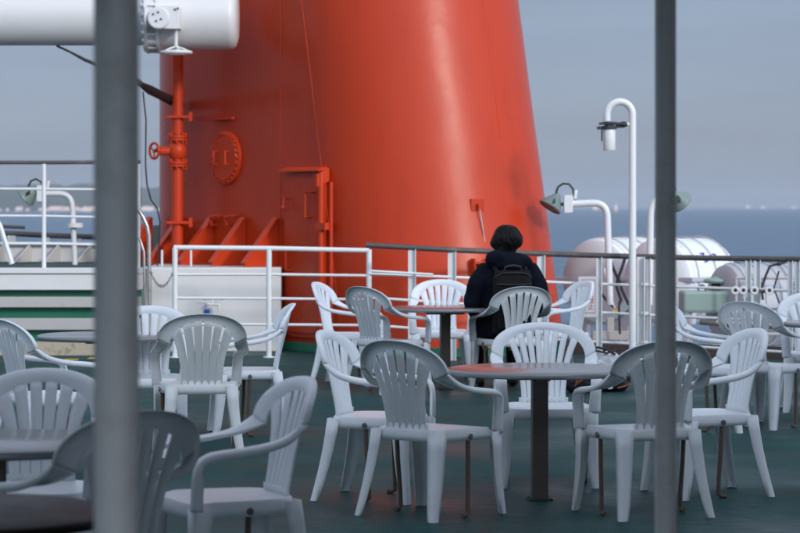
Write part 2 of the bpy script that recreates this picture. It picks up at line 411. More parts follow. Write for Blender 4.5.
for i in range(25): ring.append(fpt(tn_ang + pi * i / 24, 0) + V((cos(tn_ang + pi * i / 24), sin(tn_ang + pi * i / 24), 0)) * 0.03)
for i in range(13):
    th = tn_ang + pi + pi * i / 12; ring.append(Bc + V((cos(th), sin(th), 0)) * (FR + .03))
fb.poly_prism([(p.x, p.y, 0.003) for p in ring], (0, 0, 0.09)); fb.build('plinth', M['deckgreen'], fun, smooth=30)
# weld seams
def solve_th(px, z):
    lo, hi = tn_ang, 0.0
    for _ in range(50):
        mid = (lo + hi) / 2; p = fpt(mid, z)
        if 400 + p.x * F_PX / p.y < px: lo = mid
        else: hi = mid
    return lo
sm = MB()
sm.tube([plate(-0.02, 0.1, 0.001), plate(-0.02, 5.5, 0.001)], 0.003, 6)
sm.tube([fpt(tn_ang + .02, z, 0.0) for z in (0.1, 1, 2, 3, 4, 5.5)], 0.0045, 6)
sm.tube([fpt(solve_th(497, 2.5), z, 0.0) for z in (2.2, 3, 4, 5.5)], 0.004, 6)
sm.build('weld_seam', M['orange_trim'], fun)
# manhole cover
mc = plate(-1.048, 2.025, 0)
h = MB(); h.lathe(mc, TN, [(0, 0.29), (0.03, 0.29), (0.035, 0.28), (0.035, 0.245), (0.05, 0.24), (0.05, 0)], 40)
for k in range(26):
    a = 2 * pi * k / 26; c = mc + TA * cos(a) * 0.262 + V((0, 0, sin(a) * 0.262))
    h.lathe(c + TN * 0.034, TN, [(0, 0.013), (0.024, 0.013), (0.024, 0)], 6)
man = h.build('manhole_cover', M['orange_trim'], fun, smooth=30)
for s in (-0.115, 0.115):
    h = MB(); c = mc + TA * s + TN * 0.05; d = 0.04 * (1)
    h.tube([c + V((0, 0, .07)), c + V((0, 0, .07)) + TN * .05, c + V((0, 0, -.07)) + TN * .05, c + V((0, 0, -.07))], 0.011, 8)
    h.build('handle', M['orange_trim'], man)
# door with frame and rain canopy
dsa, dsb, dz0, dz1 = 0.16, 0.76, 0.20, 1.80
def rrect(s0, s1, z0, z1, r, off, n=6):
    pts = []
    for cx, cz, a0 in ((s1 - r, z1 - r, 0), (s0 + r, z1 - r, 90), (s0 + r, z0 + r, 180), (s1 - r, z0 + r, 270)):
        for i in range(n + 1):
            a = R(a0 + 90 * i / n); pts.append(plate(cx + r * cos(a), cz + r * sin(a), off))
    return pts
h = MB(); h.poly_prism(rrect(dsa - .05, dsb + .05, dz0 - .05, dz1 + .05, .14, -0.01), TN * 0.05); h.build('door_frame', M['orange'], fun, smooth=30)
h = MB(); h.poly_prism(rrect(dsa, dsb, dz0, dz1, .10, 0.041), TN * 0.022); door = h.build('door', M['orange'], fun, smooth=30)
for (s, z) in ((0.62, 1.52),):
    h = MB(); h.tube([plate(s + .07, z + .13, .06), plate(s + .07, z + .13, .13), plate(s, z + .13, .13), plate(s, z - .13, .13), plate(s, z - .13, .06)], 0.013, 8)
    h.build('handle', M['orange_trim'], door)
h = MB(); h.tube([plate(.22, 1.58, .06), plate(.22, 1.60, .12), plate(.22, 1.50, .13)], .012, 8); h.ellipsoid(plate(.22, 1.49, .13), .025, .025, .025, n=10, m=8); h.build('hook', M['orange_trim'], door)
h = MB(); h.tube([plate(.30, 1.05, .06), plate(.24, 1.05, .11), plate(.24, .84, .11), plate(.30, .84, .06)], 0.012, 8); h.build('hinge', M['orange_trim'], door)
h = MB()
h.poly_prism([plate(dsa - .07, dz1 + .09, 0), plate(dsa - .07, dz1 + .06, .11), plate(dsa - .07, dz1 + .075, .11), plate(dsa - .07, dz1 + .11, 0)], TA * (dsb - dsa + .13))
h.poly_prism([plate(dsb + .06, dz1 + .10, 0), plate(dsb + .06, dz1 + .02, .15), plate(dsb + .06, dz1 - .1, .15), plate(dsb + .06, dz1 - .04, 0)], TA * .045)
h.build('rain_canopy', M['orange_trim'], fun, smooth=0)
h = MB(); h.tube([plate(.86, .12, .10), plate(.86, 1.84, .10)], .028, 12); h.tube([plate(.98, .12, .06), plate(.98, 1.75, .06)], .018, 10)
h.obox(plate(.88, 1.30, .08), TA * .09, TN * .05, V((0, 0, .035))); h.obox(plate(.88, .55, .08), TA * .09, TN * .05, V((0, 0, .035)))
h.build('drain_pipe', M['orange_trim'], fun)
# stiffening brackets
BZ = 0.87
for i, s in enumerate((-2.59, -1.96, -1.327, -0.696, -0.069)):
    h = MB(); a = plate(s, BZ + .003, 0)
    h.poly_prism([a + V((0, 0, .50)) + TN * 0.0, a + V((0, 0, .50)) + TN * .03, a + V((0, 0, .03)) + TN * .43, a + TN * .43, a], TA * 0.012)
    # flange along the slope
    p0 = a + V((0, 0, .502)) + TN * .03; p1 = a + V((0, 0, .03)) + TN * .432
    h.poly_prism([p0 - TA * .04, p0 + TA * .05, p1 + TA * .05, p1 - TA * .04], V((0, 0, .012)) - TN * -.012)
    h.build('bracket', M['orange_trim'], fun, smooth=0)
# small handles and bar on the plate
for s, z, l in ((-1.25, 1.39, .13), (-.95, 1.39, .13)):
    h = MB(); h.tube([plate(s, z - .09, 0), plate(s, z - .09, .07), plate(s, z, .09), plate(s + l, z + .01, .09), plate(s + l, z + .01, 0)], .016, 8); h.build('grab_handle', M['orange_trim'], fun)
h = MB(); h.obox(plate(-1.1, 2.45, .02), TA * .2, TN * .02, V((0, 0, .012))); h.build('ledge_bar', M['orange_trim'], fun)
# inspection panel on the nose with a hanging rod, and a ladder step
th = solve_th(477.5, 1.5); n_ = V((cos(th), sin(th), 0)); tg = V((-sin(th), cos(th), 0))
c = fpt(th, 1.50, -.006)
h = MB(); h.obox(c, tg * .075, n_ * .013, V((0, 0, .078))); pn = h.build('inspection_panel', M['orange'], fun, smooth=0, bevel=.004)
h = MB(); h.tube([c + n_ * .012 + V((0, 0, .02)), c + n_ * .05 + V((0, 0, .015)), c + n_ * .05 + V((0, 0, -.03))], .016, 8); h.build('knob', M['orange_trim'], pn)
h = MB(); h.tube([c + n_ * .055 + V((0, 0, -.02)), c + n_ * .07 + tg * .05 + V((0, 0, -.35)), c + n_ * .08 + tg * .07 + V((0, 0, -.62))], .006, 8); h.build('pull_rod', M['steel'], fun)
th = solve_th(477, 0.95); n_ = V((cos(th), sin(th), 0)); tg = V((-sin(th), cos(th), 0))
h = MB(); c = fpt(th, .85, 0)
for dz in (-.1, 0.0, .09): h.obox(c + V((0, 0, dz)) + n_ * .05, tg * .075, n_ * .055, V((0, 0, .012)))
h.obox(c - tg * .075 + n_ * .05, tg * .008, n_ * .05, V((0, 0, .13))); h.obox(c + tg * .075 + n_ * .05, tg * .008, n_ * .05, V((0, 0, .13)))
h.build('step_box', M['orange_trim'], fun, smooth=0)
# standpipe with valve
sp = V((XX(177.5, 28.3), 28.3, 0))
h = MB(); h.tube([sp + V((0, 0, BZ)), sp + V((0, 0, 5))], .062, 20)
for z in (3.18 - .0, ): pass
stand = h.build('standpipe', M['orange_trim'], fun)
def sz(y): return ZY(y, 28.3)
h = MB()
for y in (138, 164): h.lathe(sp + V((0, 0, sz(y) - .03)), (0, 0, 1), [(0, .06), (0, .105), (.022, .105), (.022, .06), (.03, .06), (.03, .105), (.055, .105), (.055, .06)], 20)
h.ellipsoid(sp + V((0, 0, sz(151))), .10, .10, .12)
for y in (138, 164):
    for k in range(8):
        a = 2 * pi * k / 8; h.lathe(sp + V((cos(a) * .088, sin(a) * .088, sz(y) - .055)), (0, 0, 1), [(0, 0), (0, .014), (.11, .014), (.11, 0)], 6)
h.tube([sp + V((0, 0, sz(151))), sp + V((-.2, -.03, sz(151)))], .05, 14)
h.tube([sp + V((-.2, -.03, sz(151))), sp + V((-.27, -.04, sz(151)))], .018, 10)
vv = h.build('valve', M['orange_trim'], stand)
h = MB(); c = sp + V((-.25, -.04, sz(151)))
ax = V((-.75, -.66, 0)).normalized(); u = V((.66, -.75, 0)).normalized()
ringp = [c + (u * cos(2 * pi * k / 24) + V((0, 0, 1)) * sin(2 * pi * k / 24)) * .085 for k in range(25)]
h.tube(ringp, .014, 8, caps=False)
for k in range(3):
    a = 2 * pi * k / 3 + .5; d = (u * cos(a) + V((0, 0, 1)) * sin(a)) * .085; h.tube([c, c + d], .009, 6)
h.build('handwheel', M['orange_trim'], stand)
for y in (117, 222.5):
    h = MB(); z = sz(y); h.obox(sp + V((.02, -.02, z)), V((.135, 0, 0)), V((0, .075, 0)), V((0, 0, .014))); h.obox(sp + V((.15, -.02, z)), V((.018, 0, 0)), V((0, .08, 0)), V((0, 0, .05)))
    h.obox(sp + V((0, .16, z)), V((.03, 0, 0)), V((0, .2, 0)), V((0, 0, .02)))
    h.build('pipe_clamp', M['orange_trim'], stand, smooth=0)
# narrow dark duct seen at the funnel's rear edge
h = MB(); h.box((XX(150, 30.6), 30.4, .87), (XX(160, 30.6), 30.9, 1.28)); tag(h.build('vent_box', M['lampgreen'], smooth=0), 'small grey-green box standing left behind the orange funnel', 'vent box')

# ------------------------------------------------------------------ white boom pipe with gearbox (upper left)
BY = 27.3; bz = ZY(17, BY); br = 0.345
bo = thing('boom_pipe', 'large white horizontal boom tube crossing the top left before the funnel', 'boom', (-4, BY, BZ))
xe = XX(239, BY)
h = MB(); xl = XX(159, BY)
h.lathe((xl, BY, bz), (1, 0, 0), [(-.02, 0), (-.02, br), (xe - xl - .10, br), (xe - xl - .07, br * .985), (xe - xl - .03, br * .9), (xe - xl - .008, br * .7), (xe - xl, 0)], 48)
h.build('end_tube', M['white'], bo, smooth=50)
h = MB(); h.lathe((XX(-260, BY), BY - .0, bz + .02), (1, 0, 0), [(0, 0), (0, br * .93), (XX(148, BY) - XX(-260, BY), br * .93), (XX(148, BY) - XX(-260, BY), 0)], 48); h.build('main_tube', M['white'], bo, smooth=50)
h = MB()
h.lathe((XX(147, BY), BY, bz), (1, 0, 0), [(0, .2), (0, .385), (.03, .385), (.03, .35), (.12, .35), (.12, .385), (.15, .385), (.15, .2)], 40)
for k in range(22):
    a = 2 * pi * k / 22; h.obox((XX(147, BY) + .075, BY + cos(a) * .365, bz + sin(a) * .365), V((.045, 0, 0)), V((0, -sin(a) * .016, cos(a) * .016)), V((0, cos(a) * .016, sin(a) * .016)))
    h.lathe((XX(147, BY) - .03, BY + cos(a) * .345, bz + sin(a) * .345), (1, 0, 0), [(0, 0), (0, .022), (.03, .022)], 8)
h.build('slewing_ring', M['white'], bo, smooth=30)
h = MB(); gx = XX(171, BY - .42); gz = ZY(18, BY - .42)
h.lathe((gx - .12, BY - .30, gz - .01), (0, -1, 0), [(-.1, .0), (-.1, .115), (.24, .115), (.25, .10), (.25, 0)], 28)
h.box((gx - .1, BY - .52, gz - .12), (gx + .10, BY - .28, gz + .12))
h.lathe((gx - .27, BY - .40, gz), (1, 0, 0), [(0, 0), (0, .12), (.03, .12), (.03, .09), (.1, .09), (.1, .12), (.14, .12)], 24)
gb = h.build('gearbox', M['white'], bo, smooth=30, bevel=.008)
h = MB(); hx = XX(176, BY - .42); hz = ZY(52.5, BY - .42)
h.tube([(hx, BY - .42, gz - .1), (hx, BY - .42, hz)], .02, 10)
h.tube([(hx + cos(2 * pi * k / 24) * .155, BY - .42 + sin(2 * pi * k / 24) * .155, hz) for k in range(25)], .018, 8, caps=False)
for k in range(5):
    a = 2 * pi * k / 5; h.tube([(hx, BY - .42, hz + .06), (hx + cos(a) * .08, BY - .42 + sin(a) * .08, hz + .035), (hx + cos(a) * .15, BY - .42 + sin(a) * .15, hz)], .012, 6)
h.build('handwheel', M['white'], gb)
h = MB()
for k, (dx, dz) in enumerate(((-.17, .03), (-.12, .05), (-.14, -.04), (-.09, -.02), (.05, .08), (.08, .09))):
    h.lathe((gx + dx, BY - .55 - (.0 if dx < 0 else -.03), gz + dz), (0, -1, 0), [(0, 0), (0, .012), (.012, .012), (.012, 0)], 6)
h.build('gearbox_bolts', M['bolt'], gb)
h = MB(); h.box((-11.0, BY - .2, BZ + .003), (-10.6, BY + .2, bz)); h.build('support_post', M['white'], bo, smooth=0)
h = MB(); h.tube([(-10.8, BY, bz), (XX(-258, BY), BY, bz + .02)], br * .93, 32); h.build('root_tube', M['white'], bo, smooth=50)
# hanging hose and cables
h = MB(); pts = [W(57, 46, 27.3), W(70, 52, 27.2), W(85, 60, 27.2), W(105, 68, 27.2), W(125, 74, 27.2), W(140, 84, 27.3)]
h.tube(pts, [.012, .012, .018, .02, .03, .035], 8)
pts = [W(140, 84, 27.3), W(150, 90, 27.6), W(160, 95, 28.0), W(170, 100, 28.4), W(180, 105, 28.75)]
h.tube(pts, [.028, .050, .048, .052, .05], 12)
tag(h.build('hose', M['black'], smooth=50), 'black hose sagging below the white boom to the red standpipe', 'hose')
h = MB(); h.tube([W(143, 92, 27.2), W(146, 120, 27.3), W(145.5, 165, 27.3), W(147, 185, 27.3), W(151, 200, 27.4), W(157, 208, 27.6), W(160, 222, 27.6), W(158, 262, 27.6), V((XX(157, 27.6), 27.6, .87))], .008, 6)
tag(h.build('cable', M['black'], smooth=50), 'thin dark cable hanging beside the thick left post', 'cable')

# ------------------------------------------------------------------ white plinth box and raised platform
PY = 26.9
box = thing('machinery_box', 'white painted steel box at the foot of the funnel below the red brackets', 'deck box', (-2, 27.5, 0))
h = MB(); xr = XX(281, PY); xlft = XX(141, PY)
h.poly_prism([(xlft, PY, 0), (xr, PY, 0), (xr, 27.4, 0), (-2.72, 29.4, 0), (xlft, 29.4, 0)], (0, 0, BZ)); h.build('body', M['white'], box, smooth=0, bevel=.012)
h = MB()
for px in (207,): h.obox((XX(px, PY), PY - .012, ZY(312, PY)), V((.028, 0, 0)), V((0, .012, 0)), V((0, 0, .028)))
h.build('label_plate', M['blueemblem'], box, smooth=0)
h = MB(); tx = XX(213, PY); tz = ZY(304, PY)
h.tube([(tx - .05, PY, tz), (tx - .05, PY - .1, tz), (tx + .07, PY - .12, tz)], .012, 8); h.tube([(tx - .1, PY - .1, tz + .05), (tx + .12, PY - .1, tz + .05)], .009, 8); h.tube([(tx + .07, PY - .12, tz), (tx + .07, PY - .12, tz - .06)], .012, 8); h.tube([(tx, PY - .1, tz), (tx, PY - .1, tz + .05)], .01, 8)
h.build('tap', M['white_rail'], box)

pf = thing('raised_platform', 'raised white and green platform with grey horizontal boards at far left', 'platform', (-5, 28, 0))
PFY = 26.2; sc = F_PX / PFY
def pz(y): return ZY(y, PFY)
X0, X1 = -9.5, XX(140, PFY) 
h = MB(); h.box((X0, PFY + .15, .002), (X1, 33.0, pz(290) - .002)); h.build('green_wall', M['deckgreen'], pf, smooth=0)
h = MB(); h.box((X0, PFY + .02, pz(290)), (X1, PFY + .3, pz(274.5))); h.box((X0, PFY, pz(273.5)), (X1, PFY + .32, pz(268.3))); h.box((X0, PFY + .04, pz(274.5)), (X1, PFY + .28, pz(273.5))); h.build('coaming', M['white'], pf, smooth=0, bevel=.006)
h = MB(); h.box((X0, PFY + .32, pz(290)), (X1, 33.0, pz(270))); h.build('platform_top', M['deck'], pf, smooth=0)
for a, b in ((307.5, 297), (330, 318.5)):
    h = MB(); h.box((X0, PFY + .03, pz(a)), (X1, PFY + .148, pz(b))); h.build('board', M['greyband'], pf, smooth=0, bevel=.005)
h = MB(); h.box((X0, PFY - .02, .002), (X1, PFY + .148, pz(342))); h.build('kick_board', M['tan'], pf, smooth=0)

# bulwark with stiffeners behind the platform
bw = thing('bulwark', 'white steel bulwark with triangular stiffeners behind the raised platform', 'bulwark', (-6, 31.2, pz(270)))
BWY = 30.0
h = MB(); h.box((-9.5, BWY, pz(270) + .002), (XX(140, BWY) , BWY + .03, ZY(245, BWY))); h.box((-9.5, BWY - .08, ZY(245, BWY) + .002), (XX(140, BWY), BWY + .05, ZY(243, BWY) + .012)); h.build('plate', M['white'], bw, smooth=0)
for px in (-35, 5, 31, 60, 92, 122):
    x = XX(px, BWY); h = MB(); z0 = pz(270) + .003; z1 = ZY(245, BWY)
    h.poly_prism([(x, BWY, z0), (x - .14, BWY - .42, z0), (x - .02, BWY - .08, z1), (x, BWY, z1)], (.012, 0, 0)); h.build('stiffener', M['white'], bw, smooth=0)

# ------------------------------------------------------------------ railings
def add_rail(name, pts, r, material, parent):
    h = MB(); h.tube(pts, r, 12); return h.build(name, material, parent, smooth=50)
# upper left rail on the platform
rl = thing('platform_railing', 'railing with white post and dark top bar on the raised platform at far left', 'railing', (XX(44, 26.5), 26.5, .85))
RY = 26.5
add_rail('handrail', [W(-180, 161.5, RY), W(0, 162.5, RY), W(60, 162.5, RY), W(140, 162, RY)], .020, M['handrail'], rl)
for y0, y1 in ((189, 190), (216, 218), (243.5, 245.5)): add_rail('rail', [W(-180, y0 - .8, RY), W(44, y0, RY), W(140, y1, RY)], .013, M['white_rail'], rl)
for px in (-150, 44, 138): h = MB(); h.tube([W(px, 164, RY), V((XX(px, RY), RY, .86))], .022, 14); h.build('post', M['white_rail'], rl, smooth=50)
h = MB(); h.tube([W(-22, 190, RY - .1), W(0, 226, RY - .1), W(12, 264, RY - .1)], .026, 4); h.build('strut', M['white_rail'], rl, smooth=0)
# outer low rail beyond (dark)
ol = thing('outer_railing', 'low dark outer rail beyond the white bulwark on the left', 'railing', (XX(20, 31), 31, ZY(262, 31)))
add_rail('handrail', [W(-100, 231, 31), W(0, 233, 31), W(50, 235.5, 31), W(140, 238.5, 31)], .032, M['handrail'], ol)
add_rail('handrail', [W(-60, 226, 30.4), W(4, 226.5, 30.4), W(25, 227.5, 30.4)], .02, M['handrail'], ol)
for px in (-30, 10, 14, 48, 80, 128): h = MB(); h.box((XX(px, 31) - .025, 30.98, ZY(262, 31)), (XX(px, 31) + .02, 31.03, ZY(233 + px * .04, 31))); h.build('post', M['white_rail'], ol, smooth=0)
# steel grab rail right of the thick post + chain
h = MB(); h.tube([W(132, 206, 25.9), W(138, 210, 25.9), W(143, 217, 25.9), W(147, 226, 25.9), W(149, 236, 25.9), W(149.5, 305, 25.9), V((XX(149.5, 25.9), 25.9, 0))], .021, 14)
h.tube([W(132, 232, 25.9), W(140, 240, 25.9), W(144, 252, 25.9), W(145, 300, 25.9), V((XX(145, 25.9), 25.95, 0))], .014, 10)
tag(h.build('stair_handrail', M['steel'], smooth=50), 'curved bare steel handrail just right of the thick left post', 'handrail')
h = MB()
for k in range(17):
    tt = k / 16; x = 151 + 21 * tt; y = 273 + 1.5 * tt + 12.5 * 4 * tt * (1 - tt) * (1)
    c = W(x, y, 25.75)
    tgt = (W(151 + 21 * min(1, tt + .05), 273 + 12.5 * 4 * (tt + .05) * (1 - tt - .05), 25.75) - c).normalized()
    u = tgt; v2 = V((0, 1, 0)) if k % 2 else tgt.cross(V((0, 1, 0))).normalized()
    h.tube([c + u * cos(2 * pi * j / 8) * .016 + v2 * sin(2 * pi * j / 8) * .009 for j in range(9)], .0035, 5, caps=False)
tag(h.build('chain', M['black'], smooth=50), 'short black chain sagging across the gap left of the white railing', 'chain')
# white guard rail in the middle-left
gr = thing('guard_railing', 'plain white pipe railing in front of the white box and flat funnel side', 'railing', (XX(270, 25.8), 25.8, 0))
GY = 25.8
add_rail('handrail', [W(174, 247.5, GY), W(269, 248.3, GY), W(369, 250.5, GY)], .024, M['white_rail'], gr)
for ys in ((274.5, 274.3, 275.6), (298, 298.5, 299.5), (324, 324.5, 325.3)): add_rail('rail', [W(175, ys[0], GY), W(269, ys[1], GY), W(369, ys[2], GY)], .014, M['white_rail'], gr)
for px, ytop in ((175, 247.5), (269, 249), (369, 249.5)):
    h = MB(); h.tube([W(px, ytop, GY), V((XX(px, GY), GY, 0))], .027, 14); h.lathe((XX(px, GY), GY, .002), (0, 0, 1), [(0, 0), (0, .06), (.012, .06), (.012, 0)], 16); h.build('post', M['white_rail'], gr, smooth=50)
for px in (162, 191): h = MB(); h.tube([W(px, 250, 27.6), V((XX(px, 27.6), 27.6, BZ))], .012, 8); tag(h.build('stub_post', M['white_rail']), 'thin white stub post on the white box, %s' % ('left of the white railing' if px == 162 else 'right of the railing corner post'), 'post', 'stub posts on the white box')

# main rail with dark top
mr = thing('deck_railing', 'deck edge railing with dark wooden top rail running behind the person', 'railing', (XX(550, 25.8), 25.8, 0))
def rY(px):
    tab = ((366, 25.3), (450, 25.3), (550, 25.75), (640, 25.65), (700, 25.35), (800, 24.8), (1000, 23.3), (1350, 20.6))
    for (a, ya), (b, yb) in zip(tab, tab[1:]):
        if px <= b: return ya + (yb - ya) * max(0, (px - a)) / (b - a)
    return tab[-1][1]
def rl_y(px, vals):
    for (a, ya), (b, yb) in zip(vals, vals[1:]):
        if px <= b: return ya + (yb - ya) * (px - a) / (b - a)
    return vals[-1][1]
TOP = ((366, 245), (400, 247), (450, 249.8), (500, 251.8), (550, 254), (600, 255.6), (700, 258), (800, 259.3), (1350, 278))
h = MB()
xs_ = list(range(366, 801, 14)) + [850, 950, 1100, 1350]
rows = []
for px in xs_:
    Y = rY(px); c = W(px, rl_y(px, TOP), Y)
    rows.append([c + V((0, .038 * cos(2 * pi * k / 12), .027 * sin(2 * pi * k / 12))) for k in range(13)])
h.grid(rows); h.bm.faces.new(list(h.bm.verts)[:12]); h.build('handrail', M['handrail'], mr, smooth=60)
RAILS = (((369, 274), (450, 277), (560, 282.5), (600, 284), (700, 287.5), (800, 291), (1350, 318)),
         ((369, 297.5), (450, 303), (560, 310), (600, 312.5), (700, 317.5), (800, 322), (1350, 358)),
         ((369, 325), (450, 331), (560, 339.5), (600, 342), (700, 347), (800, 353), (1350, 398)))
for vals in RAILS:
    add_rail('rail', [W(px, rl_y(px, vals), rY(px)) for px in [369, 400, 450, 500, 560, 600, 650, 700, 750, 800, 950, 1350]], .014, M['white_rail'], mr)
add_rail('rail', [W(371, 271, 25.2), W(433, 274.5, 25.2)], .012, M['white_rail'], mr)
for px, wd in ((412, .075), (452, .08), (541, .08), (599, .055), (648.5, .04), (748, .05), (757, .06), (790, .045), (797, .045), (900, .05), (1000, .05), (1200, .05)):
    Y = rY(px); y = rl_y(px, TOP) + 1.5; h = MB(); c = V((XX(px, Y), Y, 0)); top = ZY(y, Y)
    h.box((c.x - wd / 2, Y - .012, 0.002), (c.x + wd / 2, Y + .012, top))
    h.box((c.x + wd / 2 - .008, Y - .05, 0.002), (c.x + wd / 2, Y - .0125, top))
    h.build('post', M['white_rail'], mr, smooth=0)
# turnbuckle fittings on the gate part of the rail
h = MB(); Y = 24.9
h.tube([W(732, 290, Y), W(774, 291.5, Y)], .018, 8); h.build('gate_bolt', M['handrail'], mr)
for px in (735, 743, 754, 769, 794):
    h = MB(); c = W(px, 290.5, Y - .01)
    h.tube([c + V((cos(2 * pi * k / 12) * .03, -.02, sin(2 * pi * k / 12) * .03)) for k in range(13)], .013, 6, caps=False)
    if px > 760: h.lathe(c + V((0, 0, 0)), (0, -1, 0), [(0, 0), (0, .04), (.03, .04), (.03, .02)], 12)
    h.build('clamp', M['white_rail'], mr)

# notice on the rail
Y = rY(590) - .07
sg = thing('notice_board', 'grey notice with red border and red writing hung on the deck railing', 'sign', W(589, 316, Y))
a, b = W(578.5, 276.5, Y), W(598.5, 317, Y)
h = MB(); h.box((a.x, Y, b.z), (b.x, Y + .02, a.z)); h.build('board', M['signface'], sg, smooth=0)
h = MB(); a, b = W(581.5, 279.5, Y), W(595.5, 313, Y); e = .006
h.box((a.x, Y - .003, a.z - e), (b.x, Y - .001, a.z)); h.box((a.x, Y - .003, b.z), (b.x, Y - .001, b.z + e)); h.box((b.x - e * .6, Y - .003, b.z + e + .001), (b.x, Y - .001, a.z - e - .001)); h.box((a.x, Y - .003, b.z + e + .001), (a.x + e * .6, Y - .001, a.z - e - .001))
h.build('border', M['red'], sg, smooth=0)
def text(name, body, size, loc, rot, material, parent, ext=.002):
    cu = bpy.data.curves.new(name, 'FONT'); cu.body = body; cu.size = size; cu.extrude = ext; cu.align_x = 'CENTER'; cu.align_y = 'CENTER'
    tmp = bpy.data.objects.new(name, cu); COL.objects.link(tmp)
    dg = bpy.context.evaluated_depsgraph_get(); me = bpy.data.meshes.new_from_object(tmp.evaluated_get(dg))
    bpy.data.objects.remove(tmp); bpy.data.curves.remove(cu)
    me.materials.clear(); me.materials.append(material)
    me.transform(Matrix.Translation(loc) @ rot.to_4x4())
    if parent is not None: me.transform(WM(parent).inverted())
    o = bpy.data.objects.new(name, me); COL.objects.link(o)
    if parent is not None: o.parent = parent
    return o
facing_cam = Matrix.Rotation(R(90), 3, 'X')
text('writing', '立\n入\n禁\n止', .06, W(591, 298, Y) + V((0, -.003, 0)), facing_cam, M['red'], sg, .001)

# ------------------------------------------------------------------ lamps
def floodlight(name, label, arm_pts, head, hdir, grp, r=.036, cable=None, flange=None):
    base = V(arm_pts[-1])
    t = thing(name, label, 'floodlight', base, 0, grp)
    h = MB(); pts = []
    # round the corner of the arm
    P = [V(p) for p in arm_pts]
    pts = [P[0]]
    for i in range(1, len(P) - 1):
        for k in range(9):
            s = k / 8; a = P[i] + (P[i - 1] - P[i]).normalized() * .15; b = P[i] + (P[i + 1] - P[i]).normalized() * .15
            pts.append(a * (1 - s) ** 2 + P[i] * 2 * s * (1 - s) + b * s * s)
    pts.append(P[-1]); h.tube(pts, r, 16)
    h.build('arm', M['white_rail'], t, smooth=50)
    if flange is not None:
        h = MB(); h.lathe(flange, (0, 0, 1), [(0, r), (0, .09), (.05, .09), (.05, r)], 20); h.build('collar', M['white_rail'], t)
    h = MB(); d = (P[0] - P[1]).normalized(); h.obox(P[0] + d * .02, d * .045, V((0, .05, 0)), V((0, 0, .09))); h.tube([P[0] + V((0, 0, .05)) - d * .05, P[0] + V((0, 0, .14)) - d * .06], .02, 8); h.build('mounting_plate', M['white_rail'], t, bevel=.006)
    H = V(head); D = V(hdir).normalized()
    h = MB(); prof = [(a * .78, b * .74) for a, b in ((-.17, 0), (-.165, .035), (-.12, .06), (-.06, .10), (0, .145), (.03, .16), (.045, .17), (.06, .165), (.06, .15))]
    h.lathe(H, D, prof, 28); hs = h.build('housing', M['lampgreen'], t)
    h = MB(); h.lathe(H, D, [(.040, .112), (.044, .06), (.047, 0)], 28); h.build('lens', M['glass'], hs)
    h = MB(); side = D.cross(V((0, 0, 1))).normalized()
    h.tube([P[0] + d * .06, P[0] + d * .12, H - D * .02 + V((0, -.10, 0))], .018, 8); h.tube([P[0] + d * .12, H - D * .02 + V((0, .10, 0))], .016, 8)
    h.obox(H - D * .02 + V((0, -.10, 0)), D * .03, V((0, .02, 0)), V((0, 0, .02)))
    h.build('yoke', M['dark_metal'], t)
    if cable:
        h = MB(); h.tube([V(p) for p in cable], .011, 8); h.build('cable', M['black'], t)
    return t
Y = 26.5
floodlight('floodlight', 'grey-green floodlight on a short bent white arm left of the tall lamp pole',
           [W(570, 204, Y), W(607, 202.5, Y), V((XX(610, Y), Y, .5))], W(552, 204, Y), (-.55, -.20, -.85), 'floodlights on bent white arms', .035,
           [W(556, 193, Y), W(558, 187, Y), W(563, 183.7, Y), W(569, 184, Y), W(573, 189, Y), W(574, 197, Y)])
floodlight('floodlight', 'grey-green floodlight peeking out right of the right-hand canopy post',
           [W(664, 196, Y), W(651, 200, Y), V((XX(649, Y), Y, .5))], W(679, 200, Y), (.55, .35, -.5), 'floodlights on bent white arms', .035,
           [W(675, 190, Y), W(671, 183, Y), W(666, 182, Y), W(664, 190, Y)])
Y2 = 28.6
floodlight('floodlight', 'grey-green floodlight on a bent white arm above the sea at far left',
           [W(43, 193.5, Y2), W(72, 193.5, Y2), V((XX(75, Y2), Y2, .86))], W(28, 194.5, Y2), (-.75, .2, -.6), 'floodlights on bent white arms', .030,
           [W(28, 187, Y2), W(31, 181, Y2), W(36, 179, Y2), W(41, 182, Y2), W(44, 189, Y2)], W(75, 227.5, Y2))
# tall lamp pole
Y = 25.45
lp = thing('lamp_pole', 'tall white crook-topped pole with a hanging cylindrical lamp', 'lamp pole', (XX(632.5, Y), Y, 0))
c = W(619.8, 114.5, Y); rr = XX(632.5, Y) - c.x
h = MB(); h.tube([V((XX(632.5, Y), Y, 0))] + arc(c, (1, 0, 0), (0, 0, 1), rr, 0, 180, 20) + [W(607.1, 121, Y)], .035, 20)
h.lathe((XX(632.5, Y), Y, .002), (0, 0, 1), [(0, .035), (0, .10), (.02, .10), (.02, .035)], 20); h.build('pole', M['white_rail'], lp, smooth=50)
h = MB(); lx = XX(609.3, Y)
h.lathe((lx, Y, ZY(150.5, Y)), (0, 0, 1), [(0, 0), (0, .055), (.01, .060), (.19, .060), (.21, .055), (.21, 0)], 28); h.build('lamp', M['white_rail'], lp)
h = MB(); zc = ZY(127, Y)
h.lathe((lx, Y, zc - .02), (0, 0, 1), [(0, 0), (0, .075), (.03, .075), (.03, .05), (.05, .05), (.05, .07), (.07, .07), (.07, 0)], 10)
h.box((lx - .12, Y - .03, zc - .025), (lx + .05, Y + .03, zc + .005)); h.box((lx - .10, Y - .05, zc + .02), (lx + .14, Y + .02, zc + .045)); h.box((lx + .06, Y - .02, zc - .01), (lx + .14, Y + .02, zc + .03))
h.tube([(lx - .075, Y - .03, zc), (lx - .075, Y - .03, zc - .14)], .008, 6)
h.build('bracket', M['dark_metal'], lp, smooth=0)
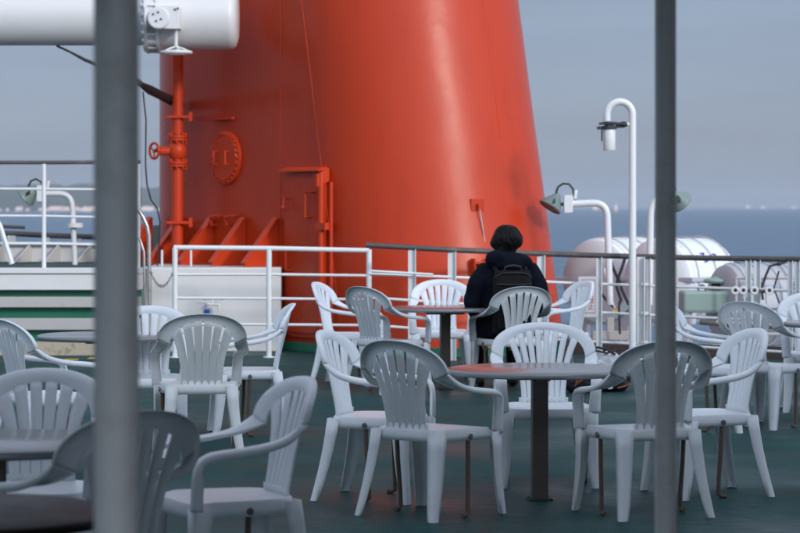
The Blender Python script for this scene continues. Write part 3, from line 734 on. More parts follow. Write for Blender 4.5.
h = MB(); h.tube([W(632, 124, Y), W(626, 124.5, Y)], .02, 10); h.build('stay', M['white_rail'], lp)
h = MB(); h.ellipsoid(W(623.5, 124.5, Y), .045, .035, .03); h.build('connector', M['black'], lp)
# ladder plate beside the pole
h = MB(); ya = 25.58
h.box((XX(637, ya), ya, 0.002), (XX(644.5, ya), ya + .012, ZY(257, ya)))
h.box((XX(643.5, ya), ya - .06, 0.002), (XX(644.5, ya), ya - .001, ZY(257, ya)))
for y in (284, 313, 342): h.obox(W(645, y, ya - .03), V((.035, 0, 0)), V((0, .012, 0)), V((0, 0, .012)))
tag(h.build('stanchion', M['white_rail'], smooth=0), 'wide flat white stanchion right beside the tall lamp pole', 'stanchion')

# ------------------------------------------------------------------ life rafts
def raft(label, c, ax, L, r, tint='raft', plain=9):
    c = V(c); ax = V(ax).normalized()
    t = thing('life_raft_canister', label, 'life raft', c - V((0, 0, r)), 0, 'life raft canisters beyond the railing')
    h = MB(); hl = L / 2
    prof = [(-hl, 0), (-hl + .005, r * .45), (-hl + .03, r * .84), (-hl + .07, r * .97), (-hl + .12, r)]
    z = -hl + .12; n = 5; seg = (L - .30) / n
    for k in range(n):
        if k < plain: prof += [(z, r), (z + .01, r * 1.03), (z + .05, r * 1.03), (z + .06, r)]
        z += seg
    prof += [(hl - .18, r), (hl - .12, r * .96), (hl - .05, r * .80), (hl - .005, r * .45), (hl, 0)]
    h.lathe(c, ax, prof, 48); h.build('shell', M[tint], t, smooth=35)
    sd = ax.cross(V((0, 0, 1))).normalized()
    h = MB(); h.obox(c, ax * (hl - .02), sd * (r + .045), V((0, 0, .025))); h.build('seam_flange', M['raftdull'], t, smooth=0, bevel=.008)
    for k in (-.32, .0, .30):
        h = MB(); cc = c + ax * L * k
        h.tube([cc + (sd * cos(2 * pi * j / 32) + V((0, 0, 1)) * sin(2 * pi * j / 32)) * (r * 1.035 + .004) for j in range(33)], .007, 5, caps=False); h.build('strap', M['greyband'], t)
    for k in (-.28, .28):
        h = MB(); cc = c + ax * L * k + V((0, 0, -r * .95))
        h.obox(cc, ax * .05, sd * r * .8, V((0, 0, .07))); h.obox(cc + V((0, 0, -.4)) + sd * r * .6, ax * .04, sd * .04, V((0, 0, .36))); h.obox(cc + V((0, 0, -.4)) - sd * r * .6, ax * .04, sd * .04, V((0, 0, .36)))
        zz = cc.z - .76
        if zz > -.85:
            h.obox(V((cc.x, cc.y, (zz - .85) / 2)), ax * .05, sd * .05, V((0, 0, (zz + .85) / 2)))
        h.build('cradle', M['hullwhite'], t, smooth=0)
    return t, sd
AX = (.62, .78, 0)
t1, _ = raft('white ribbed life raft canister just left of the tall lamp pole', W(623, 279, 29.8), AX, 1.25, .465)
t2, sd2 = raft('white life raft canister with blue lettering between the right post and the rail gate', W(682, 278, 28.8), AX, 1.15, .44, plain=2)
t3, sd3 = raft('greyish life raft canister with blue ring emblem at the right edge', W(772, 304, 27.0), (.93, .37, 0), 1.25, .42, 'raftdull')  # duller shell puts this raft's shade into its colour
# lettering on the facing sides
def frame_rot(n):
    n = V(n).normalized(); x = V((0, 0, 1)).cross(n).normalized(); y = n.cross(x)
    return Matrix((x, y, n)).transposed()
nrm = (V(sd2) * .86 + V((0, 0, .50))).normalized()
if nrm.y > 0: nrm = (-V(sd2) * .86 + V((0, 0, .50))).normalized()
cT = W(682, 278, 28.8) + V(AX).normalized() * -.06
text('lettering', 'ろ-つ', .15, cT + nrm * .455, frame_rot(nrm), M['blue'], t2, .006)
n3 = V((.37, -.93, .12)).normalized(); c3 = W(772, 304, 27.0)
h = MB(); rr3 = frame_rot(n3)
ce = c3 + V((.93, .37, 0)) * .20 + V((0, 0, .19)); nn = V((.34, -.86, .42)).normalized(); rr3 = frame_rot(nn); ce = c3 + V((.93, .37, 0)) * .13 + nn * (.42 + .012)
pts = [ce + rr3 @ V((cos(R(40 + 280 * k / 22)) * .07, sin(R(40 + 280 * k / 22)) * .09, 0)) for k in range(23)]
h.tube(pts, [.006 + .02 * sin(pi * k / 22) for k in range(23)], 8); h.build('emblem', M['blueemblem'], t3)
# lashings in front of raft 1
h = MB()
for a in ([(610, 258), (613, 268), (618, 279)], [(625, 258), (622, 268), (618, 279)], [(618, 279), (616, 285), (621, 300), (619, 304)], [(619, 279), (622, 290), (629, 305)], [(599, 290), (607, 301), (616, 309)]):
    h.tube([W(x, y, 27.0) for x, y in a], .016, 6)
h.tube([W(619, 304, 27), W(619.5, 322, 27), W(620, 334, 27)], .012, 6)
tag(h.build('lashing_rope', M['black'], smooth=50), 'dark crossed lashing ropes in front of the ribbed life raft', 'lashing')
h = MB(); h.tube([W(604, 268, 26.9), W(608, 287, 26.9), W(615, 309, 26.9)], .010, 6)
tag(h.build('wire_stay', M['white_rail'], smooth=50), 'thin slanting white stay beside the dark raft lashings', 'wire')
h = MB(); h.obox(W(615, 311, 26.85), V((.03, 0, 0)), V((0, .02, 0)), V((0, 0, .014))); 
tag(h.build('lashing_hook', M['yellow'], smooth=0), 'small yellow-banded hook at the foot of the raft lashings', 'hook')
h = MB(); h.tube([W(762, 287, 26.2), W(766, 275, 26.2), W(770, 266, 26.2), W(778, 264, 26.2), W(786, 262, 26.2)], .013, 6); h.tube([W(756, 268, 26.2), W(761, 285, 26.2), W(763, 300, 26.2)], .013, 6); h.tube([W(779, 271, 26.2), W(774, 288, 26.2), W(780, 305, 26.2)], .009, 6)
h.ellipsoid(W(779, 264, 26.2), .03, .02, .02)
tag(h.build('lashing_rope', M['black'], smooth=50), 'dark bent lashing rope in front of the raft with the blue emblem', 'lashing')
fr = thing('raft_frame', 'thin grey pipe frame round the raft with the blue emblem', 'frame', W(760, 345, 26.3))
for a, b in (((736, 278), (804, 278)), ((736, 278), (736, 335)), ((800, 268), (800, 335)), ((728, 334), (806, 334)), ((716, 322), (806, 326))):
    h = MB(); h.tube([W(a[0], a[1], 26.35), W(b[0], b[1], 26.35)], .016, 8); h.build('bar', M['greyband'], fr)
h = MB(); h.tube([W(700, 262 + 60, 26.5), W(800, 262 + 66, 26.5)], .03, 10); h.tube([W(725, 335, 26.7), W(770, 332, 26.7)], .035, 10); h.build('pipe', M['handrail'], fr)
# grey cradle beam
h = MB(); h.box((XX(592, 27.2), 27.15, ZY(340, 27.2)), (XX(634, 27.2), 27.25, ZY(331, 27.2))); h.box((XX(607, 27.3), 27.3, -.85), (XX(614, 27.3), 27.38, ZY(318, 27.3)))
tag(h.build('cradle_beam', M['greyband'], smooth=0, bevel=.008), 'grey steel beam low behind the railing under the ribbed raft', 'beam')
# pale green locker + mushroom vent
Yg = 26.6
h = MB(); h.box((XX(683, Yg), Yg, ZY(313, Yg)), (XX(744, Yg), Yg + .45, ZY(291, Yg)))
lk = thing('deck_locker', 'pale green metal locker beyond the railing at right', 'locker', (XX(713, Yg), Yg + .2, -.85))
h.build('body', M['seagreen'], lk, smooth=0, bevel=.03)
h = MB(); h.box((XX(690, Yg), Yg + .05, -.85), (XX(693, Yg), Yg + .09, ZY(313, Yg) - .002)); h.box((XX(736, Yg), Yg + .05, -.85), (XX(739, Yg), Yg + .09, ZY(313, Yg) - .002)); h.build('stand', M['greyband'], lk, smooth=0)
vt = thing('mushroom_vent', 'flat green mushroom vent on top of the pale green locker', 'vent', (XX(716, Yg + .2), Yg + .2, ZY(291, Yg)))
h = MB(); vz = ZY(281, Yg + .2); vx = XX(716, Yg + .2)
h.lathe((vx, Yg + .2, vz), (0, 0, 1), [(-.01, 0), (-.02, .12), (0, .135), (.02, .12), (.03, .05), (.045, .03), (.045, 0)], 28); h.build('cap', M['seagreen'], vt)
h = MB(); h.lathe((vx, Yg + .2, ZY(291, Yg) + .002), (0, 0, 1), [(0, .045), (.06, .055), (vz - ZY(291, Yg) - .02, .03)], 16); h.build('stem', M['rust'], vt)
for px in (702, 737):
    h = MB(); c = V((XX(px, Yg + .1), Yg + .1, ZY(291, Yg) + .02)); h.tube(arc(c, (1, 0, 0), (0, 0, 1), .036, 0, 180, 10), .009, 8)
    h.tube([c + V((.036, 0, 0)), c + V((.036, 0, -.02))], .009, 8); h.tube([c - V((.036, 0, 0)), c - V((.036, 0, .02))], .009, 8)
    h.build('lifting_eye', M['dark_metal'], lk)

# ------------------------------------------------------------------ CHAIR
def S(x, z): return -.17 - (z - .42) * .26 + .95 * x * x * min(1, max(0, (z - .40) / .2))
def make_chair(ns=6, pt=.064, pb=.041, gp=.017, hw=.262, wi=.196, zt=.138):
    t = bpy.data.objects.new('plastic_armchair', None); COL.objects.link(t)
    # backrest: cap band + slats
    h = MB(); n = 40; rows = []
    for i in range(n + 1):
        ph = -pi / 2 + pi * i / n; s, c = sin(ph), cos(ph)
        sg_ = 1 if s >= 0 else -1
        xo = hw * sg_ * abs(s) ** .92; zo = .700 + .155 * max(0, c) ** .86
        xi = wi * s; zi = .672 + zt * max(0, c) ** .9
        row = []
        for f in (0, .3, .65, 1):
            x = xi + (xo - xi) * f; z = zi + (zo - zi) * f
            row.append(V((x, S(x, z) + .006 * sin(pi * f), z)))
        inn = row[0] + V((0, -.012 * max(0, abs(ph) / (pi / 2) - .55) / .45 - .0005, 0)); o1 = row[-1] + V((.004 * s, -.006, .004 * c)); o2 = row[-1] + V((.006 * s, -.024, .004 * c))
        rows.append([inn] + row + [o1, o2])
    h.grid(rows)
    def slat_x(i, v, side):   # v 0 bottom .. 1 top
        pitch = pb + (pt - pb) * v ** 2.2; gap = .0015 + gp * max(0, v - .05) ** 1.6
        if v < .12: gap = .0008
        return (i - (ns - 1) / 2) * pitch + side * (pitch - gap) / 2
    for i in range(ns):
        rr_ = []
        for k in range(13):
            v = k / 12; row = []
            for side, dy in ((-1, -.006), (-.8, .0), (0, .005), (.8, .0), (1, -.006)):
                xx = slat_x(i, v, side); xt = slat_x(i, 1, side)
                ztop = .672 + zt * max(0, 1 - (xt / wi) ** 2) ** .45 + .004
                z = .42 + (ztop - .42) * v
                row.append(V((xx, S(xx, z) + dy * min(1, 3 * (1 - v) + .15) - .001, z)))
            rr_.append(row)
        h.grid(rr_)
    # back foot panel
    h.grid([[V((x, S(x, .42) - .012 + dy, z)) for x in (-.135, -.07, 0, .07, .135)] for z, dy in ((.395, 0), (.425, .004), (.455, .006))])
    h.build('backrest', M['plastic'], t, smooth=50, local=True, solid=.0045)
    # armrests with front posts
    for sd in (-1, 1):
        h = MB()
        P = [(wi, hw, S(.24, .69), .672, .700), ((wi + .220) / 2, hw + .009, -.142, .654, .674), (.224, .283, -.098, .640, .650), (.230, .291, -.025, .628, .630), (.233, .291, .055, .618, .619),
             (.231, .288, .130, .611, .611), (.229, .284, .180, .602, .602), (.227, .280, .212, .582, .582), (.226, .277, .226, .552, .552), (.223, .273, .231, .51, .51), (.218, .270, .232, .46, .46), (.213, .268, .233, .40, .40)]
        rr_ = []
        for k, (xi, xo, y, zi, zo) in enumerate(P):
            f = min(1, max(0, (k - 6) / 3))
            down = V((0, -.026 * f, -.024 * (1 - f)))
            if k < 3: down = (V((0, -.024, 0)), V((0, -.021, -.012)), V((0, -.013, -.020)))[k]
            if k == 0: yi, yo = S(wi, .672), S(hw, .70)
            else: yi = yo = y
            a = V((sd * xi, yi, zi)); b = V((sd * xo, yo, zo)); m1 = a.lerp(b, .35) - down * .22; m2 = a.lerp(b, .7) - down * .22
            rr_.append([a + down * .5, a, m1, m2, b, b + V((sd * .004, 0, 0)) + down * .25, b + V((sd * .006, 0, 0)) + down])
        # refine by averaging for a smoother sweep
        def cr(p0, p1, p2, p3, s): return .5 * ((2 * p1) + (p2 - p0) * s + (2 * p0 - 5 * p1 + 4 * p2 - p3) * s * s + (3 * p1 - p0 - 3 * p2 + p3) * s ** 3)
        fine = []
        for k in range(len(rr_) - 1):
            for s in (0, .34, .67):
                fine.append([cr(rr_[max(0, k - 1)][j], rr_[k][j], rr_[k + 1][j], rr_[min(len(rr_) - 1, k + 2)][j], s) for j in range(7)])
        fine.append(rr_[-1]); h.grid(fine)
        h.build('armrest', M['plastic'], t, smooth=50, local=True, solid=.0045)
    # seat
    h = MB(); nn_ = 40; rings = []
    def outline(a):
        ca, sa = cos(a), sin(a); e = .42
        x = .232 * (1 if ca >= 0 else -1) * abs(ca) ** e; y = .02 + .21 * (1 if sa >= 0 else -1) * abs(sa) ** e
        x *= 1 - .14 * max(0, (.05 - y)) / .24
        return x, y
    for f in (.0, .25, .5, .75, .9, 1.0):
        ring = []
        for k in range(nn_ + 1):
            x, y = outline(2 * pi * k / nn_); x *= f; y = .02 + (y - .02) * f
            z = .428 - .018 * (1 - f * f) - (.01 * max(0, y - .15) / .08)
            ring.append(V((x, y, z)))
        rings.append(ring)
    for f, dz in ((1.018, -.008), (1.03, -.03), (1.035, -.055)):
        ring = []
        for k in range(nn_ + 1):
            x, y = outline(2 * pi * k / nn_); x *= f; y = .02 + (y - .02) * f
            ring.append(V((x, y, .428 + dz - (.01 * max(0, y - .15) / .08))))
        rings.append(ring)
    h.grid(rings); h.build('seat', M['plastic'], t, smooth=50, local=True, solid=.004)
    # legs
    def leg(sx, sy, top, bot, w0, w1):
        h = MB(); rr_ = []
        for k in range(6):
            v = k / 5; c = V(top).lerp(V(bot), v); c += V((sx * -.006, sy * -.008, 0)) * sin(pi * v)
            w = w0 + (w1 - w0) * v; rd = .012
            rr_.append([c + V((-sx * w * 1.0, -sy * .004, 0)), c + V((-sx * w * .55, 0, 0)), c + V((-sx * rd, 0, 0)), c + V((-sx * rd * .3, -sy * rd * .3, 0)), c + V((0, -sy * rd, 0)), c + V((0, -sy * w * .5, 0)), c + V((-sx * .004, -sy * w * .95, 0))])
        h.grid(rr_)
        b = rr_[-1]; h.bm.faces.new([h.bm.verts.new(p) for p in b])
        return h.build('leg', M['plastic'], t, smooth=50, local=True, solid=.005)
    for sx in (-1, 1):
        leg(sx, 1, (sx * .262, .238, .405), (sx * .272, .262, 0.003), .078, .047)
        leg(sx, -1, (sx * .215, -.196, .42), (sx * .252, -.275, 0.003), .072, .046)
    for sx in (-1, 1):
        h = MB(); h.tube([(sx * .225, .015, .395), (sx * .221, .02, .25), (sx * .213, .028, .10), (sx * .212, .03, .02), (sx * .212, .012, .010), (sx * .212, -.012, .010)], .0115, 8); h.build('tie_rod', M['rust'], t, local=True)
        h = MB(); h.lathe((sx * .2405, .015, .392), (sx, 0, 0), [(0, 0), (0, .014), (.006, .013), (.008, 0)], 12); h.build('bolt', M['bolt'], t, local=True)
    return t

BT = 0.855
PROTO = {False: make_chair(), True: make_chair(8, .051, .030, .021, .28, .232, .150)}
used = {}
MATS = {'w': M['plastic'], 'o': M['plastic_old'], 'g': M['plastic_worn']}
def chair(cx, cy, ang, label, m='w', fine=False):
    if not used.get(fine): c = PROTO[fine]; used[fine] = True
    else: c = dup(PROTO[fine])
    c.location = (cx, cy, 0); c.rotation_euler = (0, 0, R(ang - 90))
    for ch in c.children:
        if ch.name.split('.')[0] in ('backrest', 'armrest', 'seat', 'leg'):
            ch.material_slots[0].link = 'OBJECT'; ch.material_slots[0].material = MATS[m]
    return tag(c, label, 'chair', 'white plastic armchairs on the deck')
def chair_b(xb, yb, ang, label, m='w'):
    Yb = (CAMZ - BT) * F_PX / (yb - HOR); a = R(ang)
    return chair((xb - 400) * Yb / F_PX + .27 * cos(a), Yb + .27 * sin(a), ang, label, m)
chair(.146, 12.68, 50, 'grey-white armchair seen from behind, nearest one left of the front round table', 'g')
chair(1.19, 12.70, 110, 'armchair seen from behind with the right-hand canopy post crossing its back', 'g')
chair(-.12, 13.40, -18, 'bright armchair facing right, left side of the front table behind the nearest grey one', 'w')
chair(.79, 14.08, -89, 'armchair with finely slatted back facing the camera behind the front round table', 'w', True)
chair(1.60, 13.58, 198, 'armchair seen from its side, facing left toward the right-hand canopy post', 'w')
chair_b(362, 287, 42, 'grey armchair seen from behind at the left side of the back round table', 'g')
chair_b(318, 282.5, -16, 'leftmost white armchair at the back table, side on in front of the funnel', 'w')
chair_b(441, 280, -90, 'armchair facing the camera between the back round table and the dark-topped railing', 'w')
jch = chair_b(524, 287, 110, 'armchair the seated person in navy sits on', 'o')
chair_b(585, 281, 202, 'armchair side on beside the notice, right of the seated person', 'w')
chair_b(744, 302, 46, 'grey armchair seen from behind at far right in front of the rail gate', 'g')
chair_b(668, 302, -14, 'armchair mostly hidden behind the right-hand post with its arm showing', 'w')
chair_b(812, 293, -92, 'armchair cut off by the right picture edge, facing the camera behind a table', 'w')
chair_b(203, 314.5, 99, 'grey armchair seen from behind before the white box under the funnel brackets', 'o')
chair_b(290, 304, 188, 'white armchair side on facing left below the white pipe railing', 'w')
chair_b(150, 306.5, -88, 'armchair facing the camera, partly hidden by the thick left post', 'w')
chair_b(4, 320, 32, 'armchair at the left edge seen from behind before the green and white platform', 'w')
chair_b(44, 370, -90, 'blurred armchair facing the camera behind the near left table', 'w')
chair_b(300, 378, 203, 'blurred armchair side on facing left in the foreground', 'w')
chair_b(140, 412, 128, 'dark shaded armchair seen from behind at bottom left across the thick post', 'g')

# ------------------------------------------------------------------ TABLES
def make_table():
    t = bpy.data.objects.new('round_table', None); COL.objects.link(t); TR, TH = .47, .675
    h = MB(); h.lathe((0, 0, TH), (0, 0, 1), [(-.027, 0), (-.027, TR - .015), (-.004, TR - .004), (0, TR - .012), (0, 0)], 72); h.build('tabletop', M['tabletop'], t, local=True, smooth=40)
    h = MB(); h.lathe((0, 0, TH), (0, 0, 1), [(-.031, TR - .02), (-.031, TR - .002), (-.024, TR + .004), (-.008, TR + .004), (-.003, TR - .001), (-.003, TR - .004)], 72); h.build('edge_band', M['table_edge'], t, local=True, smooth=50)
    h = MB(); h.box((-.04, -.04, .004), (.04, .04, TH - .06)); h.build('pedestal', M['pedestal'], t, local=True, smooth=0, bevel=.006)
    h = MB(); h.box((-.16, -.03, TH - .06), (.16, .03, TH - .028)); h.box((-.03, -.16, TH - .058), (.03, .16, TH - .029)); h.build('top_bracket', M['pedestal'], t, local=True, smooth=0)
    h = MB(); h.box((-.062, -.062, .001), (.062, .062, .008))
    for sx in (-1, 1):
        for sy in (-1, 1): h.lathe((sx * .05, sy * .05, .008), (0, 0, 1), [(0, .006), (.005, .006), (.005, 0)], 6)
    h.build('foot_plate', M['deck'], t, local=True, smooth=0)
    return t
tp = make_table(); first_t = [True]
def table(x, y, rz, label, mt=None):
    if first_t[0]: t = tp; first_t[0] = False
    else: t = dup(tp)
    t.location = (x, y, 0); t.rotation_euler = (0, 0, R(rz))
    if mt:
        for ch in t.children:
            if ch.name.startswith(('tabletop', 'edge_band')): ch.material_slots[0].link = 'OBJECT'; ch.material_slots[0].material = mt
    return tag(t, label, 'table', 'round pedestal tables on the deck')
table(XX(539.5, 13.3), 13.3, 6, 'front round table on a brown post in the middle, reflecting the orange funnel')
table(XX(445, 21.35), 21.35, 10, 'back round table left of the seated person')
table(XX(-6, 9.2), 9.2, 15, 'blurred round table cut off by the left picture edge')
table(XX(111, 16.8), 16.8, 0, 'round table behind the thick left post before the green and white platform')
table(XX(850, 18.6), 18.6, 0, 'round table cut off by the right picture edge')
table(XX(-62, 7.05), 7.05, 20, 'dark brown table nearest the camera, only its edge in the bottom left corner', M['tabletop_brown'])

# ------------------------------------------------------------------ BAGS beside the rail
def bag(name, label, c, sx, sy, sz_, seed, m, cr=.3):
    t = thing(name, label, 'bag', c)
    h = MB(); h.ellipsoid((0, 0, sz_ * .48), sx, sy, sz_ * .52, n=64, m=40)
    for v in h.bm.verts:
        n_ = v.co.copy(); e = .5
        for k, r in ((0, sx), (1, sy)):
            q = n_[k] / r; n_[k] = r * (abs(q) ** .7) * (1 if q > 0 else -1)
        d = mnoise.noise(n_ * 9 + V((seed, 0, 0))) * .025
        d2 = abs(mnoise.noise(n_ * 16 + V((seed, 3, 0)))) * cr; v.co = n_ * (1 + d * 2 - d2 * .5); v.co.z = max(.004, v.co.z)
    h.build('body', m, t, local=True, smooth=60)
    return t
b1 = bag('shoulder_bag', 'black bag with orange print on the deck, under the front table left of its twin', V((XX(581, 20.9), 20.95, 0)), .145, .10, .215, 1, M['bag'])
h = MB(); cc = V((-.01, -.103, .11))
for k in range(5): h.tube([cc + V((-.04 + k * .015, 0, -.05 + k * .012)), cc + V((-.02 + k * .018, -.004, .02 + (k % 2) * .02)), cc + V((-.005 + k * .016, 0, .04 - k * .01))], .004, 5)
h.build('print', M['bagorange'], b1, local=True)
b2 = bag('shoulder_bag', 'dark bag with an orange stripe on the deck before the lamp pole', V((XX(614, 21.0), 21.1, 0)), .15, .10, .19, 7, M['bag'])
h = MB(); h.tube([(.03, -.098, .035), (.09, -.085, .05), (.14, -.05, .065)], .006, 6); h.tube([(.06, -.094, .10), (.10, -.08, .11)], .012, 6); h.build('stripe', M['bagorange'], b2, local=True)
h = MB(); h.tube([(-.06, -.10, .17), (-.045, -.115, .10), (-.03, -.11, .03)], .02, 8); h.build('white_strap', M['bagwhite'], b2, local=True)
b3 = bag('plastic_bag', 'crumpled white bag with black straps lying behind the front table', V((XX(604, 21.9), 21.95, .0)), .17, .12, .30, 3, M['bagwhite'], .9)
h = MB(); c = V((0, -.02, .285))
h.tube([c + V(p) for p in ((-.15, -.05, -.02), (-.07, -.09, .005), (.02, -.09, -.015), (.08, -.07, .0), (.1, -.04, .01))], .010, 6)
h.tube([c + V(p) for p in ((-.12, -.06, .02), (-.05, -.05, .03), (.03, -.08, .01), (.09, -.09, -.03))], .012, 6)
h.build('strap', M['black'], b3, local=True)

# ------------------------------------------------------------------ PERSON
pa = 98
pj = jch.location + V((cos(R(110)), sin(R(110)), 0)) * (.15) + V((.022, 0, 0))
per = thing('person', 'person with black hair in a navy hooded coat seated with back to the camera', 'person', (pj.x, pj.y, 0), R(pa - 90))
def loft(h, rings, n=20):
    """rings: (cx,cy,cz,rx,ry) stacked along z"""
    rr_ = []
    for cx, cy, cz, rx, ry in rings:
        rr_.append([V((cx + rx * cos(2 * pi * k / n), cy + ry * sin(2 * pi * k / n), cz)) for k in range(n + 1)])
    h.grid(rr_)
    h.bm.faces.new([h.bm.verts.new(p) for p in rr_[0][:-1]]); h.bm.faces.new([h.bm.verts.new(p) for p in rr_[-1][:-1]])
def capsule(h, pts, rs, n=14):
    P = [V(p) for p in pts]
    # spheres at ends for closed joins
    h.tube(P, rs, n)
    for p, r in zip(P, rs): h.ellipsoid(p, r, r, r, n=n, m=10)
def remesh(o, vox, sm=3):
    m = o.modifiers.new('Remesh', 'REMESH'); m.mode = 'VOXEL'; m.voxel_size = vox; m.use_smooth_shade = True
    s = o.modifiers.new('Smooth', 'SMOOTH'); s.iterations = sm; s.factor = .6
# body: head, neck, torso, arms, hands, legs in one skin
h = MB()
h.ellipsoid((0, .045, 1.225), .076, .094, .112, n=24, m=18)                      # skull
h.ellipsoid((0, .085, 1.165), .052, .058, .062, n=16, m=12)                      # jaw
h.tube([(0, .135, 1.215), (0, .158, 1.185), (0, .150, 1.178)], [.010, .016, .012], 10)  # nose
h.ellipsoid((0, .138, 1.150), .024, .010, .010)                                # mouth
for s in (-1, 1):
    h.ellipsoid((s * .078, .035, 1.205), .012, .020, .032)                       # ear
    h.ellipsoid((s * .030, .126, 1.222), .014, .010, .010)                       # eye
capsule(h, [(0, .02, 1.0), (0, .03, 1.12)], [.062, .056])
loft(h, [(0, -.02, .44, .15, .11), (0, -.02, .55, .15, .10), (0, -.02, .75, .15, .10), (0, -.01, .92, .17, .10), (0, 0, 1.02, .10, .07)])
for s in (-1, 1):
    capsule(h, [(s * .17, -.01, .97), (s * .25, .0, .72), (s * .17, .22, .62)], [.05, .04, .032])
    # hand resting on the thigh
    h.ellipsoid((s * .135, .285, .615), .036, .05, .016, n=14, m=10)
    for k in range(4):
        x0 = s * (.108 + k * .018); L = (.062, .074, .070, .055)[k]
        h.tube([(x0, .325, .615), (x0, .325 + L * .55, .618), (x0, .325 + L, .606)], [.0095, .0088, .0075], 8)
    h.tube([(s * .105, .27, .615), (s * .082, .30, .612), (s * .078, .325, .606)], [.012, .010, .008], 8)
    capsule(h, [(s * .09, 0, .50), (s * .12, .42, .50), (s * .13, .44, .10)], [.06, .042, .03])
body = h.build('body', M['skin'], per, local=True); remesh(body, .008, 2)
h = MB()
for s in (-1, 1):
    capsule(h, [(s * .085, -.02, .515), (s * .12, .22, .52), (s * .13, .45, .515), (s * .135, .46, .33), (s * .135, .44, .11)], [.095, .088, .068, .062, .055])
loft(h, [(0, -.03, .445, .17, .12), (0, -.03, .55, .165, .12), (0, -.03, .62, .15, .11)])
remesh(h.build('trousers', M['trousers'], per, local=True), .014, 4)
for s in (-1, 1):
    h = MB(); h.ellipsoid((s * .135, .47, .055), .048, .13, .055, n=20, m=14)
    for v in h.bm.verts: v.co.z = max(.003, v.co.z)
    h.ellipsoid((s * .135, .42, .09), .05, .06, .06)
    for v in h.bm.verts: v.co.z = max(.003, v.co.z)
    h.build('shoe', M['black'], per, local=True, smooth=60)
h = MB()
loft(h, [(0, -.04, .44, .225, .175), (0, -.035, .50, .225, .17), (0, -.03, .62, .20, .15), (0, -.03, .78, .205, .15), (0, -.03, .90, .22, .145), (0, -.02, .99, .20, .125), (0, -.01, 1.05, .13, .10), (0, 0, 1.08, .09, .08)], 28)
for s in (-1, 1):
    capsule(h, [(s * .185, -.02, .965), (s * .255, -.03, .85), (s * .285, -.01, .72), (s * .25, .10, .645), (s * .17, .235, .63)], [.085, .082, .078, .068, .052])
    capsule(h, [(s * .16, -.02, .50), (s * .17, .12, .52), (s * .15, .26, .545)], [.10, .095, .07])
coat = h.build('coat', M['coat'], per, local=True); remesh(coat, .014, 3)
tx = bpy.data.textures.new('coat_folds', 'CLOUDS'); tx.noise_scale = .13
dm = coat.modifiers.new('Folds', 'DISPLACE'); dm.texture = tx; dm.strength = .035; dm.mid_level = .5; dm.texture_coords = 'LOCAL'
h = MB()
ringpts = [V((.135 * cos(2 * pi * k / 24), -.03 + .115 * sin(2 * pi * k / 24), 1.055 + .02 * sin(2 * pi * k / 24))) for k in range(25)]
h.tube(ringpts, [.052 + .016 * max(0, -sin(2 * pi * k / 24)) for k in range(25)], 14, caps=False)
h.ellipsoid((0, -.11, 1.05), .195, .085, .085, n=24, m=14)
h.ellipsoid((-.10, -.12, 1.075), .10, .075, .075); h.ellipsoid((.10, -.11, 1.055), .09, .07, .06)
hood = h.build('hood', M['coat'], per, local=True); remesh(hood, .012, 3)
dm = hood.modifiers.new('Folds', 'DISPLACE'); dm.texture = tx; dm.strength = .025; dm.mid_level = .5; dm.texture_coords = 'LOCAL'
h = MB()
h.ellipsoid((0, .005, 1.232), .121, .118, .108, n=30, m=20); h.ellipsoid((0, -.03, 1.19), .100, .080, .095, n=22, m=16); h.ellipsoid((0, .01, 1.285), .085, .09, .062, n=22, m=16)
h.ellipsoid((0, -.045, 1.13), .075, .05, .06)
rg = random.Random(3)
for k in range(420):
    az = rg.uniform(0, 2 * pi); e0 = rg.uniform(-.45, 1.45); ln = rg.uniform(.35, .75); dr = rg.uniform(-.25, .25)
    if sin(az) > .35 and e0 - ln < .35: continue
    off = rg.uniform(.998, 1.035); pts = []
    for j in range(5):
        el = e0 - ln * j / 4; a_ = az + dr * j / 4; f = off + (.03 if j == 4 else 0)
        pts.append(V((0, .002, 1.228)) + V((cos(a_) * cos(el) * .122, sin(a_) * cos(el) * .117, sin(el) * .112)) * f)
    h.tube(pts, [.003, .0045, .005, .004, .0012], 4)
hair = h.build('hair', M['hair'], per, local=True, smooth=60); m_ = hair.modifiers.new('Remesh', 'REMESH'); m_.mode = 'VOXEL'; m_.voxel_size = .0065; m_.use_smooth_shade = True
dm = hair.modifiers.new('Tousle', 'DISPLACE'); dm.texture = tx; dm.strength = .05; dm.mid_level = .5; dm.texture_coords = 'LOCAL'

bk = thing('backpack', "dark square backpack on the seated person's back", 'backpack', (pj.x, pj.y, .5), R(pa - 90))
def pack(h, cx, y0, y1, z0, z1, w0, w1, rd):
    rows = []
    for k in range(9):
        v = k / 8; z = z0 + (z1 - z0) * v; w = (w0 + (w1 - w0) * v) / 2; q = 1 - .35 * max(0, (v - .8) / .2) ** 2 - .2 * max(0, (.12 - v) / .12)
        ring = []
        for i in range(33):
            a = 2 * pi * i / 32; e = .35
            ring.append(V((cx + w * (q * .25 + .75) * (1 if cos(a) > 0 else -1) * abs(cos(a)) ** e, (y0 + y1) / 2 + (y1 - y0) / 2 * q * (1 if sin(a) > 0 else -1) * abs(sin(a)) ** e, z)))
        rows.append(ring)
    h.grid(rows); h.bm.faces.new([h.bm.verts.new(p) for p in rows[0][:-1]]); h.bm.faces.new([h.bm.verts.new(p) for p in rows[-1][:-1]])
h = MB(); pack(h, 0, -.315, -.17, -.02, .485, .33, .30, .03); h.build('main_compartment', M['packfab'], bk, local=True, smooth=50)
h = MB(); pack(h, 0, -.345, -.317, .02, .33, .28, .27, .02); h.build('front_pocket', M['packfab'], bk, local=True, smooth=50)
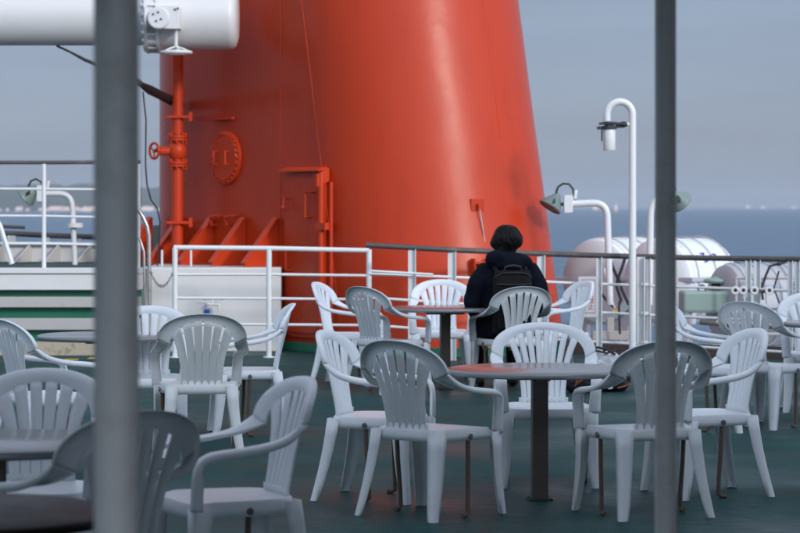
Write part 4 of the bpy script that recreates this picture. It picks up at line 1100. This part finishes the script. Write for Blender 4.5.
h = MB(); h.tube([(-.14, -.322, .375), (-.06, -.328, .372), (.06, -.328, .372), (.14, -.322, .375)], .006, 6); h.tube([(-.15, -.29, .43), (-.1, -.31, .462), (0, -.315, .468), (.1, -.31, .462), (.15, -.29, .43)], .006, 6); h.build('zip', M['black'], bk, local=True)
h = MB(); h.tube([(-.07, -.27, .48), (-.06, -.28, .515), (0, -.285, .525), (.06, -.28, .515), (.07, -.27, .48)], .010, 8); h.build('grab_loop', M['black'], bk, local=True)
h = MB(); h.obox((.0, -.349, .30), V((.03, 0, 0)), V((0, .003, 0)), V((0, 0, .006))); h.build('logo_tab', M['steel'], bk, local=True)
for s in (-1, 1):
    h = MB(); h.tube([(s * .11, -.20, .45), (s * .14, -.10, .555), (s * .145, .02, .555), (s * .15, .115, .46), (s * .17, .12, .30), (s * .17, -.02, .16), (s * .14, -.19, .10)], .020, 8); h.build('shoulder_strap', M['packfab'], bk, local=True, smooth=60)

# ------------------------------------------------------------------ far boats
M['boathull'] = mat('boat_hull', (0.55, 0.30, 0.22), 0.5); M['boatwhite'] = mat('boat_white', (0.85, 0.68, 0.58), 0.4)
def ship(px, D, L, hh, hs, label, seen_end=False, hullm='boatwhite'):
    x = XX(px, D); t = thing('ship', label, 'ship', (x, D, SEA_Z), 0, 'ships on the horizon')
    h = MB(); w = L / 2
    h.poly_prism([(x - w, D - 3, SEA_Z + .2), (x + w * .9, D - 3, SEA_Z + .2), (x + w, D - 3, SEA_Z + hh), (x - w, D - 3, SEA_Z + hh)], (0, 9, 0)); h.build('hull', M[hullm], t, smooth=0)
    h = MB(); h.box((x - w * .5, D - 2, SEA_Z + hh), (x + w * (.5 if seen_end else -.0), D + 5, SEA_Z + hh + hs)); h.build('superstructure', M['boatwhite'], t, smooth=0)
    h = MB(); h.tube([(x - w * .15, D, SEA_Z + hh + hs), (x - w * .15, D, SEA_Z + hh + hs * 1.9)], [L * .06, L * .02], 6); h.build('mast', M['boatwhite'], t)
ship(616, 9000, 16, 6, 16, 'ship seen end on with orange glow, left of the right-hand post', True, 'boathull')
ship(596, 14000, 34, 14, 6, 'small white ship just right of the floodlight head')
ship(748, 24000, 48, 18, 20, 'faint ship on the horizon, leftmost of the three at far right')
ship(763, 24000, 46, 16, 12, 'faint ship on the horizon, middle of the three at far right')
ship(794, 24000, 42, 16, 12, 'faint ship on the horizon nearest the right picture edge')
ship(87, 9500, 36, 7, 6, 'white boat off the far shore left of the thick post')

# ------------------------------------------------------------------ haze over the sea
hz = MB(); hz.box((-30000, -4000, SEA_Z - 1), (30000, 45000, 260.0))
mz = bpy.data.materials.new('haze_air'); mz.use_nodes = True; nt = mz.node_tree; nt.nodes.clear()
pv = nt.nodes.new('ShaderNodeVolumePrincipled'); pv.inputs['Density'].default_value = 4.2e-5; pv.inputs['Color'].default_value = (.80, .88, 1, 1); pv.inputs['Anisotropy'].default_value = 0.2
mo = nt.nodes.new('ShaderNodeOutputMaterial'); nt.links.new(pv.outputs[0], mo.inputs['Volume'])
stuff(hz.build('haze', mz, smooth=0), 'thin bluish haze over the sea')
